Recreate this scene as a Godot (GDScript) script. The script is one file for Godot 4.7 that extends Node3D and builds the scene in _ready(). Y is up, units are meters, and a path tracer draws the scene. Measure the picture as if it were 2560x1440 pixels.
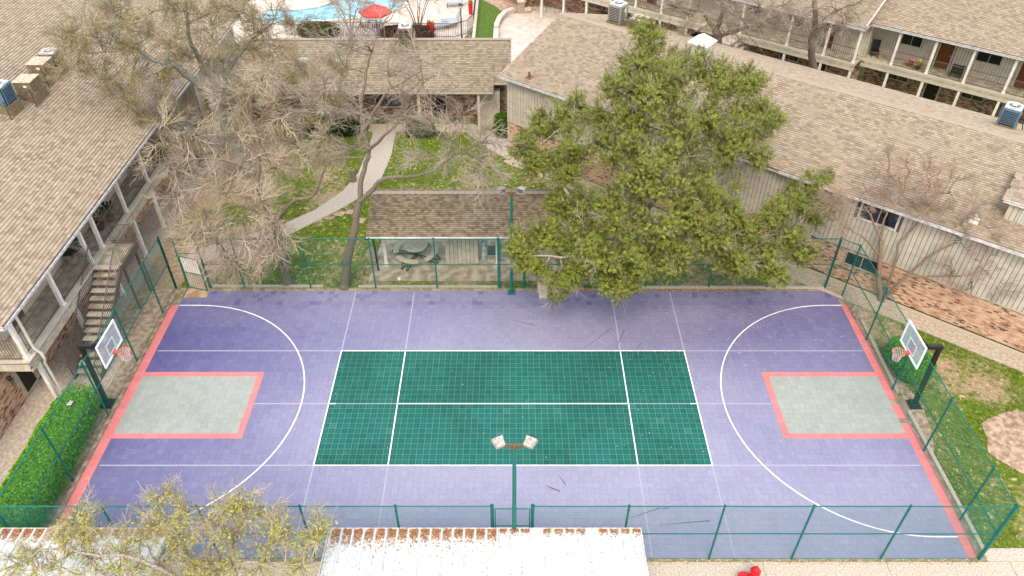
extends Node3D
# An apartment courtyard with a sport court, seen from the air. y up, metres.

const T := 0.2536            # side of a court tile
const CAM := Vector3(0, 23.4, 0)
const PITCH := 39.95
const F := 1897.0            # focal length in photograph pixels
const ANG := 38.2            # heading of the two oblique buildings
var rng := RandomNumberGenerator.new()
var M := {}
var taken := {}
var tile_x0 := 0.01

# ------------------------------------------------------------------ mesh builder
class MB:
	var v := PackedVector3Array()
	var n := PackedVector3Array()
	var c := PackedColorArray()
	var col := Color(1, 1, 1)
	func tri_n(a: Vector3, b: Vector3, d: Vector3, na: Vector3, nb: Vector3, nd: Vector3):
		v.append(a); v.append(d); v.append(b)
		n.append(na); n.append(nd); n.append(nb)
		c.append(col); c.append(col); c.append(col)
	func tri(a: Vector3, b: Vector3, d: Vector3):
		var m := (b - a).cross(d - a).normalized()
		tri_n(a, b, d, m, m, m)
	func quad(a: Vector3, b: Vector3, d: Vector3, e: Vector3):
		tri(a, b, d); tri(a, d, e)
	func box(o: Vector3, s: Vector3, b := Basis.IDENTITY):
		var x := b.x * s.x * 0.5; var y := b.y * s.y * 0.5; var z := b.z * s.z * 0.5
		quad(o - x - y + z, o + x - y + z, o + x + y + z, o - x + y + z)
		quad(o + x - y - z, o - x - y - z, o - x + y - z, o + x + y - z)
		quad(o + x - y + z, o + x - y - z, o + x + y - z, o + x + y + z)
		quad(o - x - y - z, o - x - y + z, o - x + y + z, o - x + y - z)
		quad(o - x + y + z, o + x + y + z, o + x + y - z, o - x + y - z)
		quad(o - x - y - z, o + x - y - z, o + x - y + z, o - x - y + z)
	func box2(a: Vector3, b: Vector3):
		box((a + b) * 0.5, (b - a).abs())
	func bar(a: Vector3, b: Vector3, w: float, h: float):
		var d := b - a
		var z := d.normalized()
		var up := Vector3.UP if absf(z.y) < 0.95 else Vector3.RIGHT
		var x := up.cross(z).normalized()
		box((a + b) * 0.5, Vector3(w, h, d.length()), Basis(x, z.cross(x), z))
	func path(p: Array, r: Array, sides := 6, cap := true):
		var rings := []
		var side := Vector3.ZERO
		for i in p.size():
			var d: Vector3 = (p[mini(i + 1, p.size() - 1)] - p[maxi(i - 1, 0)]).normalized()
			if side == Vector3.ZERO:
				side = d.cross(Vector3.UP if absf(d.y) < 0.9 else Vector3.RIGHT).normalized()
			else:
				side = (side - d * side.dot(d)).normalized()
			var q := d.cross(side)
			var ring := []
			for k in sides:
				var t := TAU * k / sides
				ring.append(side * cos(t) + q * sin(t))
			rings.append(ring)
		for i in p.size() - 1:
			for k in sides:
				var k2 := (k + 1) % sides
				var n0: Vector3 = rings[i][k]; var n1: Vector3 = rings[i][k2]
				var m0: Vector3 = rings[i + 1][k]; var m1: Vector3 = rings[i + 1][k2]
				var a: Vector3 = p[i] + n0 * r[i]; var b: Vector3 = p[i] + n1 * r[i]
				var d2: Vector3 = p[i + 1] + m1 * r[i + 1]; var e: Vector3 = p[i + 1] + m0 * r[i + 1]
				tri_n(a, b, d2, n0, n1, m1); tri_n(a, d2, e, n0, m1, m0)
		if cap:
			for k in range(1, sides - 1):
				var j := p.size() - 1
				tri(p[j] + rings[j][0] * r[j], p[j] + rings[j][k] * r[j], p[j] + rings[j][k + 1] * r[j])
				tri(p[0] + rings[0][0] * r[0], p[0] + rings[0][k + 1] * r[0], p[0] + rings[0][k] * r[0])
	func tube(a: Vector3, b: Vector3, r0: float, r1: float, sides := 6):
		path([a, b], [r0, r1], sides)
	func lathe(o: Vector3, prof: Array, sides := 16, b := Basis.IDENTITY):
		for i in prof.size() - 1:
			var p0: Vector2 = prof[i]; var p1: Vector2 = prof[i + 1]
			var dn := Vector2(p1.y - p0.y, p0.x - p1.x).normalized()
			for k in sides:
				var t0 := TAU * k / sides; var t1 := TAU * (k + 1) / sides
				var d0 := Vector3(cos(t0), 0, -sin(t0)); var d1 := Vector3(cos(t1), 0, -sin(t1))
				var n0 := b * (d0 * dn.x + Vector3.UP * dn.y); var n1 := b * (d1 * dn.x + Vector3.UP * dn.y)
				var a := o + b * (d0 * p0.x + Vector3.UP * p0.y); var bb := o + b * (d1 * p0.x + Vector3.UP * p0.y)
				var cc := o + b * (d1 * p1.x + Vector3.UP * p1.y); var dd := o + b * (d0 * p1.x + Vector3.UP * p1.y)
				if p0.x > 0.0001: tri_n(a, bb, cc, n0, n1, n1)
				if p1.x > 0.0001: tri_n(a, cc, dd, n0, n1, n0)
	func poly(pts: PackedVector2Array, y: float, thick := 0.0):
		var idx := Geometry2D.triangulate_polygon(pts)
		for i in range(0, idx.size(), 3):
			var a := Vector3(pts[idx[i]].x, y, pts[idx[i]].y); var b := Vector3(pts[idx[i + 1]].x, y, pts[idx[i + 1]].y)
			var d := Vector3(pts[idx[i + 2]].x, y, pts[idx[i + 2]].y)
			if (b - a).cross(d - a).y < 0: tri(a, d, b)
			else: tri(a, b, d)
		if thick > 0.0:
			for i in pts.size():
				var p := pts[i]; var q := pts[(i + 1) % pts.size()]
				quad(Vector3(p.x, y, p.y), Vector3(p.x, y - thick, p.y), Vector3(q.x, y - thick, q.y), Vector3(q.x, y, q.y))
	func mesh() -> ArrayMesh:
		var arr := []
		arr.resize(Mesh.ARRAY_MAX)
		arr[Mesh.ARRAY_VERTEX] = v; arr[Mesh.ARRAY_NORMAL] = n; arr[Mesh.ARRAY_COLOR] = c
		var uv := PackedVector2Array(); uv.resize(v.size())
		for i in v.size(): uv[i] = Vector2(v[i].x, v[i].z)
		arr[Mesh.ARRAY_TEX_UV] = uv
		var m := ArrayMesh.new()
		m.add_surface_from_arrays(Mesh.PRIMITIVE_TRIANGLES, arr)
		return m

# ------------------------------------------------------------------ node helpers
func numbered(s: String) -> String:
	var k: int = taken.get(s, -1) + 1
	taken[s] = k
	return s if k == 0 else "%s_%03d" % [s, k]
func tag(o: Node, label := "", category := "", group := "", kind := ""):
	if label: o.set_meta("label", label)
	if category: o.set_meta("category", category)
	if group: o.set_meta("group", group)
	if kind: o.set_meta("kind", kind)
	return o
func thing(called: String, label: String, category: String, at := Vector3.ZERO, turn := 0.0, group := "") -> Node3D:
	var o := Node3D.new()
	o.name = numbered(called)
	add_child(o)
	o.position = at; o.rotation.y = turn
	tag(o, label, category, group)
	return o
func part(mesh, called: String, material: Material, parent: Node = null, xf := Transform3D.IDENTITY) -> MeshInstance3D:
	var o := MeshInstance3D.new()
	o.mesh = mesh.mesh() if mesh is MB else mesh
	o.material_override = material
	o.name = called if parent else numbered(called)
	(parent if parent else self).add_child(o, true)
	o.transform = xf
	return o
func group_part(called: String, parent: Node, at := Vector3.ZERO) -> Node3D:
	var o := Node3D.new()
	o.name = called
	parent.add_child(o, true)
	o.position = at
	return o
func structure(mesh, called: String, material: Material) -> MeshInstance3D:
	return tag(part(mesh, called, material), "", "", "", "structure")
func swarm(called: String, mesh: Mesh, material: Material, parent: Node, xf: Array, cols: Array) -> MultiMeshInstance3D:
	var mm := MultiMesh.new()
	mm.transform_format = MultiMesh.TRANSFORM_3D
	mm.use_colors = true
	mm.mesh = mesh
	mm.instance_count = xf.size()
	for i in xf.size():
		mm.set_instance_transform(i, xf[i])
		mm.set_instance_color(i, cols[i])
	var o := MultiMeshInstance3D.new()
	o.multimesh = mm
	o.material_override = material
	o.name = called
	o.set_meta("kind", "stuff")
	parent.add_child(o, true)
	return o
func pick(a: Array): return a[rng.randi() % a.size()]
func rf(a: float, b: float) -> float: return rng.randf_range(a, b)
func rdir() -> Vector3:
	var z := rf(-1, 1); var t := rf(0, TAU); var q := sqrt(1 - z * z)
	return Vector3(q * cos(t), z, q * sin(t))
func facing(d: Vector3) -> Basis:       # a basis whose y runs along d
	var y := d.normalized()
	var x := y.cross(Vector3.UP if absf(y.y) < 0.9 else Vector3.RIGHT).normalized()
	return Basis(x, y, x.cross(y)) * Basis(Vector3.UP, rf(0, TAU))

# ------------------------------------------------------------------ from a photo pixel to a place
func ray(px: float, py: float) -> Vector3:
	var u := (px - 1282.0) / F; var w := (py - 720.0) / F
	var s := sin(deg_to_rad(PITCH)); var c := cos(deg_to_rad(PITCH))
	return Vector3(u, -s - w * c, -(c - w * s))
func on_y(px: float, py: float, h := 0.0) -> Vector3:
	var r := ray(px, py)
	return CAM + r * ((CAM.y - h) / -r.y)
func on_z(px: float, py: float, z: float) -> Vector3:
	var r := ray(px, py)
	return CAM + r * (z / r.z)
func on_plane(px: float, py: float, o: Vector3, m: Vector3) -> Vector3:
	var r := ray(px, py)
	return CAM + r * ((o - CAM).dot(m) / r.dot(m))
func seen(p: Vector3) -> bool:
	var s := sin(deg_to_rad(PITCH)); var c := cos(deg_to_rad(PITCH))
	var d := p - CAM
	var z := d.dot(Vector3(0, -s, -c))
	if z < 1: return false
	return absf(F * d.x / z) < 1270 and absf(F * d.dot(Vector3(0, c, -s)) / z) < 715
func g2(px: float, py: float) -> Vector2:
	var p := on_y(px, py)
	return Vector2(p.x, p.z)

# ------------------------------------------------------------------ materials
func lin(r: float, g: float, b: float) -> Color: return Color(r, g, b)
func noise_image(seed_: int, freq: float, w: int, h: int, oct := 4, type := FastNoiseLite.TYPE_SIMPLEX_SMOOTH, seamless := true) -> Image:
	var f := FastNoiseLite.new()
	f.seed = seed_; f.frequency = freq; f.fractal_octaves = oct; f.noise_type = type
	return f.get_seamless_image(w, h) if seamless else f.get_image(w, h)
func grain(seed_: int, freq: float, lo: float, hi: float, oct := 4, tint := Color(1, 1, 1), contrast := 1.6) -> ImageTexture:
	var im := noise_image(seed_, freq, 256, 256, oct)
	im.convert(Image.FORMAT_L8)
	var d := im.get_data()
	var out := PackedByteArray(); out.resize(256 * 256 * 3)
	for i in d.size():
		var t := clampf((d[i] / 255.0 - 0.5) * contrast + 0.5, 0, 1)
		var k := lerpf(lo, hi, t)
		var q := Color(lerpf(tint.r, 1, t) * k, lerpf(tint.g, 1, t) * k, lerpf(tint.b, 1, t) * k).linear_to_srgb()
		out[i * 3] = int(clampf(q.r, 0, 1) * 255); out[i * 3 + 1] = int(clampf(q.g, 0, 1) * 255); out[i * 3 + 2] = int(clampf(q.b, 0, 1) * 255)
	var img := Image.create_from_data(256, 256, false, Image.FORMAT_RGB8, out)
	img.generate_mipmaps()
	return ImageTexture.create_from_image(img)
func bumps(seed_: int, freq: float, k: float) -> ImageTexture:
	var im := noise_image(seed_, freq, 256, 256, 4)
	im.convert(Image.FORMAT_RGBA8)
	im.bump_map_to_normal_map(k)
	im.generate_mipmaps()
	return ImageTexture.create_from_image(im)
func mat(k: String, c: Color, rough := 0.85, tex: Texture2D = null, sc := 1.0, opt := {}) -> StandardMaterial3D:
	var m := StandardMaterial3D.new()
	m.albedo_color = c.linear_to_srgb()
	m.roughness = rough
	m.metallic = opt.get("metal", 0.0)
	m.metallic_specular = opt.get("spec", 0.4)
	if tex:
		m.albedo_texture = tex
		m.uv1_triplanar = true; m.uv1_world_triplanar = true
		m.uv1_scale = Vector3.ONE * sc
	if opt.has("bump"):
		m.normal_enabled = true
		m.normal_texture = opt.bump
		m.normal_scale = opt.get("bump_scale", 1.0)
		if not tex:
			m.uv1_triplanar = true; m.uv1_world_triplanar = true; m.uv1_scale = Vector3.ONE * sc
	if opt.get("vc", false): m.vertex_color_use_as_albedo = true
	if opt.has("alpha"):
		m.transparency = BaseMaterial3D.TRANSPARENCY_ALPHA
		m.albedo_color.a = opt.alpha
	if opt.has("backlight"):
		m.backlight_enabled = true
		m.backlight = opt.backlight
	m.cull_mode = BaseMaterial3D.CULL_DISABLED
	M[k] = m
	return m

func make_materials():
	var fine := grain(11, 0.06, 0.72, 1.0, 5)
	var soft := grain(12, 0.012, 0.78, 1.0, 4)
	var stain := grain(13, 0.016, 0.6, 1.0, 5, Color(1, 0.93, 0.82), 2.2)
	var speck := grain(14, 0.12, 0.55, 1.0, 3, Color(1, 1, 1), 2.4)
	var bark := grain(15, 0.05, 0.35, 1.0, 5, Color(1, 0.92, 0.85), 2.2)
	var nb := bumps(21, 0.08, 3.0)
	var nbark := bumps(22, 0.05, 8.0)
	mat("tile", lin(1, 1, 1), 0.7, grain(16, 0.05, 0.9, 1.0, 4), 0.5, {vc = true, spec = 0.3})
	mat("white_line", lin(0.8, 0.8, 0.8), 0.6, soft, 0.6)
	mat("faded_line", lin(0.40, 0.385, 0.50), 0.75, speck, 1.4)
	mat("pad_concrete", lin(0.46, 0.395, 0.315), 0.9, stain, 0.35, {bump = nb})
	mat("concrete", lin(0.47, 0.40, 0.33), 0.9, grain(18, 0.05, 0.7, 1.0, 5, Color(1, 0.94, 0.86), 1.6), 0.4, {bump = nb})
	mat("pale_concrete", lin(0.50, 0.44, 0.375), 0.9, grain(17, 0.09, 0.7, 1.0, 5, Color(1, 0.95, 0.88), 1.6), 0.5, {bump = nb})
	mat("pink_concrete", lin(0.46, 0.32, 0.24), 0.9, stain, 0.4, {bump = nb})
	mat("deck_pale", lin(0.55, 0.46, 0.40), 0.9, soft, 0.3)
	mat("dark_concrete", lin(0.32, 0.27, 0.20), 0.9, stain, 0.5, {bump = nb})
	mat("green_paint", lin(0.006, 0.135, 0.108), 0.45, soft, 2.0)
	mat("wire", lin(0.015, 0.16, 0.125), 0.5)
	mat("black_paint", lin(0.012, 0.013, 0.016), 0.45, soft, 2.0)
	mat("iron", lin(0.035, 0.032, 0.03), 0.6, fine, 2.0)
	mat("rail_paint", lin(0.12, 0.108, 0.092), 0.6, fine, 2.0)
	mat("white_paint", lin(0.72, 0.68, 0.63), 0.6, soft, 0.8)
	mat("trim", lin(0.60, 0.58, 0.57), 0.55, stain, 0.9)
	mat("gutter", lin(0.62, 0.61, 0.64), 0.45, stain, 0.9)
	mat("beige", lin(0.50, 0.44, 0.355), 0.8, soft, 0.5)
	mat("beige_dark", lin(0.43, 0.37, 0.29), 0.8, soft, 0.6)
	mat("siding", lin(0.50, 0.45, 0.375), 0.8, soft, 0.5)
	mat("siding_b", lin(0.475, 0.425, 0.35), 0.8, soft, 0.5)
	mat("cream", lin(0.60, 0.535, 0.43), 0.8, soft, 0.5)
	mat("groove", lin(0.10, 0.085, 0.065), 0.9)
	mat("mortar", lin(0.58, 0.48, 0.39), 0.95, fine, 1.0)
	mat("brick", lin(1, 1, 1), 0.9, fine, 3.0, {vc = true})
	mat("shingle", lin(1, 1, 1), 0.95, speck, 1.2, {vc = true, spec = 0.2})
	mat("roof_deck", lin(0.16, 0.12, 0.09), 0.95, fine, 1.0)
	mat("ridge_cap", lin(0.37, 0.295, 0.235), 0.95, speck, 1.0)
	mat("glass_dark", lin(0.012, 0.014, 0.016), 0.06, null, 1, {spec = 0.6})
	mat("door_brown", lin(0.17, 0.055, 0.014), 0.6, grain(31, 0.03, 0.6, 1.0), 1.2)
	mat("door_black", lin(0.018, 0.013, 0.011), 0.5)
	mat("bark_grey", lin(0.46, 0.39, 0.32), 0.95, bark, 1.3, {bump = nbark})
	mat("bark_dark", lin(0.24, 0.195, 0.155), 0.95, bark, 1.3, {bump = nbark})
	mat("bark_lichen", lin(0.40, 0.39, 0.34), 0.95, grain(33, 0.05, 0.3, 1.0, 4, Color(0.8, 0.85, 0.8), 2.6), 1.1, {bump = nbark})
	mat("bark_brown", lin(0.36, 0.26, 0.19), 0.95, bark, 1.6, {bump = nbark})
	mat("twig", lin(1, 1, 1), 0.95, null, 1, {vc = true, spec = 0.2})
	mat("leaf", lin(1, 1, 1), 0.6, null, 1, {vc = true, spec = 0.3, backlight = Color(0.16, 0.2, 0.04)})
	mat("litter", lin(1, 1, 1), 0.9, null, 1, {vc = true, spec = 0.2})
	mat("hedge_core", lin(0.03, 0.075, 0.01), 0.95, speck, 1.5)
	mat("metal_roof", lin(0.52, 0.52, 0.51), 0.45, grain(41, 0.02, 0.86, 1.0), 0.4)
	mat("red_paint", lin(0.55, 0.012, 0.016), 0.35, soft, 1.5)
	mat("red_cloth", lin(0.62, 0.07, 0.065), 0.8, soft, 0.8)
	mat("rim_orange", lin(0.66, 0.10, 0.05), 0.45)
	mat("net", lin(0.62, 0.56, 0.6), 0.8)
	mat("board_glass", lin(0.75, 0.82, 0.88), 0.05, null, 1, {alpha = 0.22})
	mat("board_frame", lin(0.72, 0.73, 0.76), 0.4)
	mat("lamp_housing", lin(0.46, 0.445, 0.425), 0.5, stain, 2.0)
	mat("rust", lin(0.18, 0.085, 0.05), 0.9, fine, 3.0)
	mat("ac_blue", lin(0.10, 0.17, 0.24), 0.5, soft, 1.0)
	mat("ac_top", lin(0.52, 0.54, 0.55), 0.5, soft, 1.0)
	mat("ac_tan", lin(0.22, 0.17, 0.11), 0.6, stain, 1.2)
	mat("ac_tan_top", lin(0.52, 0.44, 0.34), 0.6, stain, 1.2)
	mat("ac_grey", lin(0.30, 0.29, 0.26), 0.5, soft, 1.0)
	mat("ac_dark", lin(0.03, 0.035, 0.04), 0.5)
	mat("water", lin(0.16, 0.47, 0.60), 0.08, grain(43, 0.03, 0.55, 1.0, 4, Color(0.35, 0.85, 0.95), 2.2), 0.12, {spec = 0.6, bump = bumps(44, 0.04, 2.0), bump_scale = 0.4})
	mat("stone_white", lin(0.62, 0.58, 0.53), 0.9, stain, 1.0)
	mat("stone", lin(0.44, 0.36, 0.28), 0.95, stain, 1.2, {bump = nb})
	mat("lounge", lin(0.36, 0.37, 0.39), 0.7, soft, 1.0)
	mat("bench_tan", lin(0.50, 0.44, 0.34), 0.7, soft, 1.0)
	mat("plastic_white", lin(0.66, 0.61, 0.56), 0.5, stain, 1.5)
	mat("bottle", lin(0.32, 0.42, 0.48), 0.25)
	mat("terracotta", lin(0.30, 0.12, 0.06), 0.8)
	mat("clay_pale", lin(0.36, 0.36, 0.33), 0.7)
	mat("flower", lin(0.7, 0.16, 0.03), 0.7)
	mat("pink_flower", lin(0.7, 0.25, 0.3), 0.7)
	mat("stump", lin(0.30, 0.24, 0.18), 0.95, bark, 2.0)
	mat("mulch", lin(0.45, 0.33, 0.245), 0.95, grain(46, 0.035, 0.55, 1.0, 5, Color(0.95, 0.85, 0.78), 1.9), 0.3, {bump = nb})
	mat("scuff", lin(0.13, 0.12, 0.19), 0.8, speck, 2.0)

# ------------------------------------------------------------------ ground
var no_grass: Array = []
var lawn_mask := PackedByteArray()
const LX := -32.0
const LZ := -52.0
const LW := 1280
const LH := 880
func grass_amount(x: float, z: float) -> float:
	var k := 0.86
	if x < -16.0: k = 0.12
	elif x < -12.5 and z > -46 and z < -27: k = 0.42
	elif x < -9.5 and z > -46 and z < -33: k = 0.68
	if x > 15.7:
		k = 0.92
		k = minf(k, 0.25 + 0.65 * clampf(Vector2((x - 18.4) / 2.4, (z + 21.9) / 1.6).length() - 0.3, 0, 1))
		if x < 16.5 and z < -19.5: k = 0.40
		if z < -24.0 and x < 17.6: k = 0.2
	if x > 2 and x < 15 and z < -28: k = 0.7
	if x > -7.0 and x < 2 and z > -28.6: k = 0.55
	return k
func make_ground():
	var big := MB.new()
	big.quad(Vector3(-160, -0.03, 40), Vector3(160, -0.03, 40), Vector3(160, -0.03, -220), Vector3(-160, -0.03, -220))
	mat("earth", lin(0.20, 0.19, 0.08), 0.95, grain(51, 0.03, 0.45, 1.0, 5, Color(0.8, 1, 0.5), 2.0), 0.2)
	structure(big, "ground", M.earth)
	var a := noise_image(61, 0.012, LW, LH, 4, FastNoiseLite.TYPE_SIMPLEX_SMOOTH, false); a.convert(Image.FORMAT_L8)
	var b := noise_image(62, 0.16, LW, LH, 3, FastNoiseLite.TYPE_SIMPLEX_SMOOTH, false); b.convert(Image.FORMAT_L8)
	var s := noise_image(63, 0.45, LW, LH, 1, FastNoiseLite.TYPE_VALUE, false); s.convert(Image.FORMAT_L8)
	var da := a.get_data(); var db := b.get_data(); var ds := s.get_data()
	var out := PackedByteArray(); out.resize(LW * LH * 3)
	lawn_mask.resize(LW * LH)
	# one lookup for the tone curve, in 1/1023 steps
	var curve := PackedByteArray(); curve.resize(1024)
	for i in 1024: curve[i] = int(pow(i / 1023.0, 1 / 2.2) * 255)
	var coarse := PackedFloat32Array(); coarse.resize((LW / 8) * (LH / 8))
	for j in LH / 8:
		for i in LW / 8: coarse[j * (LW / 8) + i] = grass_amount(LX + i * 0.4 + 0.2, LZ + j * 0.4 + 0.2)
	for j in LH:
		for i in LW:
			var q := j * LW + i
			var fa := da[q] / 255.0; var fb := db[q] / 255.0; var fs := ds[q] / 255.0
			var k := coarse[(j >> 3) * (LW / 8) + (i >> 3)]
			var m := clampf((k - 0.5 + (fa - 0.5) * 1.1 + (fb - 0.5) * 0.9) * 2.2 + 0.5, 0, 1)
			lawn_mask[q] = int(m * 255)
			var r := lerpf(lerpf(0.23, 0.43, fb), lerpf(0.05, 0.155, fs * 0.6 + fb * 0.4), m)
			var g := lerpf(lerpf(0.155, 0.315, fb), lerpf(0.085, 0.205, fs * 0.6 + fb * 0.4), m)
			var bl := lerpf(lerpf(0.10, 0.215, fb), lerpf(0.006, 0.022, fs), m)
			if fs > 0.80 and fb > 0.42:
				r = 0.46; g = 0.36; bl = 0.18
			out[q * 3] = curve[int(r * 1023)]; out[q * 3 + 1] = curve[int(g * 1023)]; out[q * 3 + 2] = curve[int(bl * 1023)]
	var img := Image.create_from_data(LW, LH, false, Image.FORMAT_RGB8, out)
	img.generate_mipmaps()
	var lm := StandardMaterial3D.new()
	lm.albedo_texture = ImageTexture.create_from_image(img)
	lm.roughness = 0.95
	lm.metallic_specular = 0.2
	var w := LW * 0.05; var h := LH * 0.05
	var pl := PlaneMesh.new()
	pl.size = Vector2(w, h)
	var o := structure(pl, "lawn", lm)
	o.position = Vector3(LX + w / 2, -0.008, LZ + h / 2)
func sheet(called: String, pts: Array, y: float, m: Material, thick := 0.05, keep_grass := false):
	var p := PackedVector2Array(pts)
	if not keep_grass: no_grass.append(p)
	var b := MB.new()
	b.poly(p, y, thick)
	return structure(b, called, m)
func rect(x0: float, z0: float, x1: float, z1: float) -> Array:
	return [Vector2(x0, z0), Vector2(x1, z0), Vector2(x1, z1), Vector2(x0, z1)]
func st(s: float, t: float) -> Vector2:
	var a := deg_to_rad(ANG)
	return Vector2(s * cos(a) - t * sin(a), s * sin(a) + t * cos(a))
func make_paving():
	# path from the pavilion lawn to the far building, widening as it nears the court fence
	var left := [Vector2(-9.2, -44.4), Vector2(-8.85, -43.1), Vector2(-8.9, -40.5), Vector2(-9.05, -38.4), Vector2(-9.65, -36.4), Vector2(-10.8, -34.6), Vector2(-12.4, -33.1), Vector2(-14.5, -31.8), Vector2(-16.4, -30.9)]
	var right := [Vector2(-16.4, -29.5), Vector2(-14.0, -30.7), Vector2(-12.1, -31.9), Vector2(-10.9, -33.1), Vector2(-9.4, -34.7), Vector2(-8.4, -36.0), Vector2(-7.6, -37.8), Vector2(-7.35, -40.5), Vector2(-7.4, -43.1), Vector2(-7.5, -44.4)]
	sheet("path", left + right, 0.02, M.pale_concrete)
	sheet("path", [Vector2(-9.2, -44.45), Vector2(-2.5, -44.45), Vector2(-0.2, -42.3), Vector2(2.0, -40.4), Vector2(4.5, -38.3), Vector2(5.2, -37.1), Vector2(1.0, -38.6), Vector2(-1.4, -41.2), Vector2(-3.0, -43.4), Vector2(-9.2, -43.5)], 0.014, M.pale_concrete)
	# walk along the foot of the oblique building
	sheet("pavement", [st(-25, -32.1), st(9, -32.1), st(9, -30.95), st(-2.5, -30.95), st(-9, -30.85), st(-25, -30.85)], 0.03, M.concrete)
	sheet("kerb", [st(-25, -32.1), st(9, -32.1), st(9, -31.92), st(-25, -31.92)], 0.10, M.pale_concrete, 0.08)
	# walk under the gallery of the long building
	sheet("pavement", rect(-19.85, -45, -17.95, -8), 0.03, M.concrete)
	sheet("stair_pad", rect(-17.94, -23.2, -16.75, -21.2), 0.034, M.concrete)
	# slab under the pavilion
	sheet("slab", [Vector2(-7.0, -28.45), Vector2(2.2, -28.45), Vector2(2.2, -32.0), Vector2(-6.75, -32.0)], 0.05, M.pad_concrete)
	# drive and parking in the foreground
	sheet("road", rect(-60, -13.62, 60, 4), 0.012, M.pale_concrete)
	sheet("road", [Vector2(15.95, -14.12), Vector2(60, -14.12), Vector2(60, -13.63), Vector2(15.95, -13.63)], 0.014, M.pale_concrete)
	for k in 6:      # saw-cut joints of the drive
		sheet("road_joint", rect(4.2 + k * 4.15, -13.6, 4.225 + k * 4.15, 3.9), 0.0165, M.dark_concrete, 0.004)
	# by the small gate
	sheet("gate_pad", [Vector2(-15.55, -27.98), Vector2(-14.48, -28.0), Vector2(-14.47, -27.22), Vector2(-15.55, -27.22)], 0.03, M.pink_concrete)
	sheet("slab", [Vector2(-16.0, -27.9), Vector2(-15.6, -27.9), Vector2(-15.6, -27.25), Vector2(-16.0, -27.25)], 0.05, M.dark_concrete)
	sheet("path", [Vector2(-16.2, -31), Vector2(-14.4, -30.6), Vector2(-14.45, -28.05), Vector2(-15.6, -28.05), Vector2(-16.2, -29.2)], 0.012, M.pink_concrete)
	# stepping stones in the grass
	for p in [[850, 535, 0.55, 0.42, "slanting pinkish stepping stone second from the curved path"], [876, 531, 0.42, 0.4, "smallest squarish stepping stone, third from the curved path"], [901, 552, 0.55, 0.45, "pinkish stepping stone half behind the dark trunk"], [825, 545, 0.5, 0.3, "narrow stepping stone closest to the curved path"]]:
		var c := g2(p[0], p[1])
		var b := MB.new()
		b.poly(PackedVector2Array([c + Vector2(-p[2], p[3] * 0.7) * 0.6, c + Vector2(p[2] * 0.6, p[3]) * 0.6, c + Vector2(p[2], -p[3] * 0.7) * 0.6, c + Vector2(-p[2] * 0.5, -p[3]) * 0.6]), 0.035, 0.05)
		tag(part(b, "stepping_stone", M.pink_concrete), p[4], "paving stone", "stepping stones beside the curved path")
	# bare ring of earth round the shrub
	var ring := []
	for i in 28:
		var t := TAU * i / 28
		var r := 1.0 + 0.07 * sin(t * 3 + 1) + 0.05 * sin(t * 7)
		ring.append(Vector2(20.3 + 2.15 * r * cos(t), -18.55 + 1.55 * r * sin(t)))
	sheet("mulch_ring", ring, 0.02, M.mulch)
	# earth strip against the fence behind the hoop
	sheet("mulch_strip", [Vector2(15.98, -22.2), Vector2(16.35, -21.8), Vector2(16.6, -20.6), Vector2(16.45, -19.4), Vector2(16.25, -18.6), Vector2(15.98, -18.0)], 0.01, M.mulch)
	sheet("mulch_strip", [Vector2(-17.9, -27.6), Vector2(-16.05, -27.9), Vector2(-16.05, -14), Vector2(-16.6, -14), Vector2(-16.7, -20.9), Vector2(-17.4, -21.1), Vector2(-17.9, -23.4)], 0.008, M.mulch)

# ------------------------------------------------------------------ the court
func tile_mesh(face: Color, rim: Color, spot: Color, spot_r: float) -> ArrayMesh:
	var b := MB.new()
	var h := T / 2 - 0.0015; var q := h - 0.013; var y := 0.016
	b.col = face
	b.quad(Vector3(-q, y, q), Vector3(q, y, q), Vector3(q, y, -q), Vector3(-q, y, -q))
	b.col = rim  # paler rim: sun glint along the tile seams, painted into the colour
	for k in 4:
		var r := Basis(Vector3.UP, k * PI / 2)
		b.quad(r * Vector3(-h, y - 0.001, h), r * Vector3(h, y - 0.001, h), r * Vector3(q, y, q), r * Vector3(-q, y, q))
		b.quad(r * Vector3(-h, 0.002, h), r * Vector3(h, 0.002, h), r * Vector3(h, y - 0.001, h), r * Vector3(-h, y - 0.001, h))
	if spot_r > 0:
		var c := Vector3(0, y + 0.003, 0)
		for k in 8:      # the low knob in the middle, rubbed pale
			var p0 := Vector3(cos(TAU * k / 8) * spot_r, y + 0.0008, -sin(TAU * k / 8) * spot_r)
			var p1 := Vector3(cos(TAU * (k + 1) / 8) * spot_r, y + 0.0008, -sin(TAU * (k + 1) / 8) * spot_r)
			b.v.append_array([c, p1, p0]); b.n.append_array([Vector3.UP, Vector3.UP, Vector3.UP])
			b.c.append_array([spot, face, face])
	return b.mesh()
const WEAR := [   # how sun-bleached and dusty the purple tiles are, as the photograph shows, columns x -15.5..15.5, rows z -27.6..-13.8
	[0.35, 0.55, 0.62, 0.62, 0.55, 0.5, 0.55, 0.5, 0.35],
	[0.05, 0.18, 0.50, 0.68, 0.72, 0.62, 0.48, 0.32, 0.22],
	[0.06, 0.28, 0.66, 0.84, 0.88, 0.84, 0.74, 0.58, 0.42],
	[0.10, 0.34, 0.74, 0.88, 0.9, 0.9, 0.82, 0.70, 0.62],
	[0.24, 0.42, 0.74, 0.88, 0.94, 0.94, 0.90, 0.84, 0.78],
	[0.30, 0.5, 0.76, 0.84, 0.9, 0.92, 0.90, 0.86, 0.80]]
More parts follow.
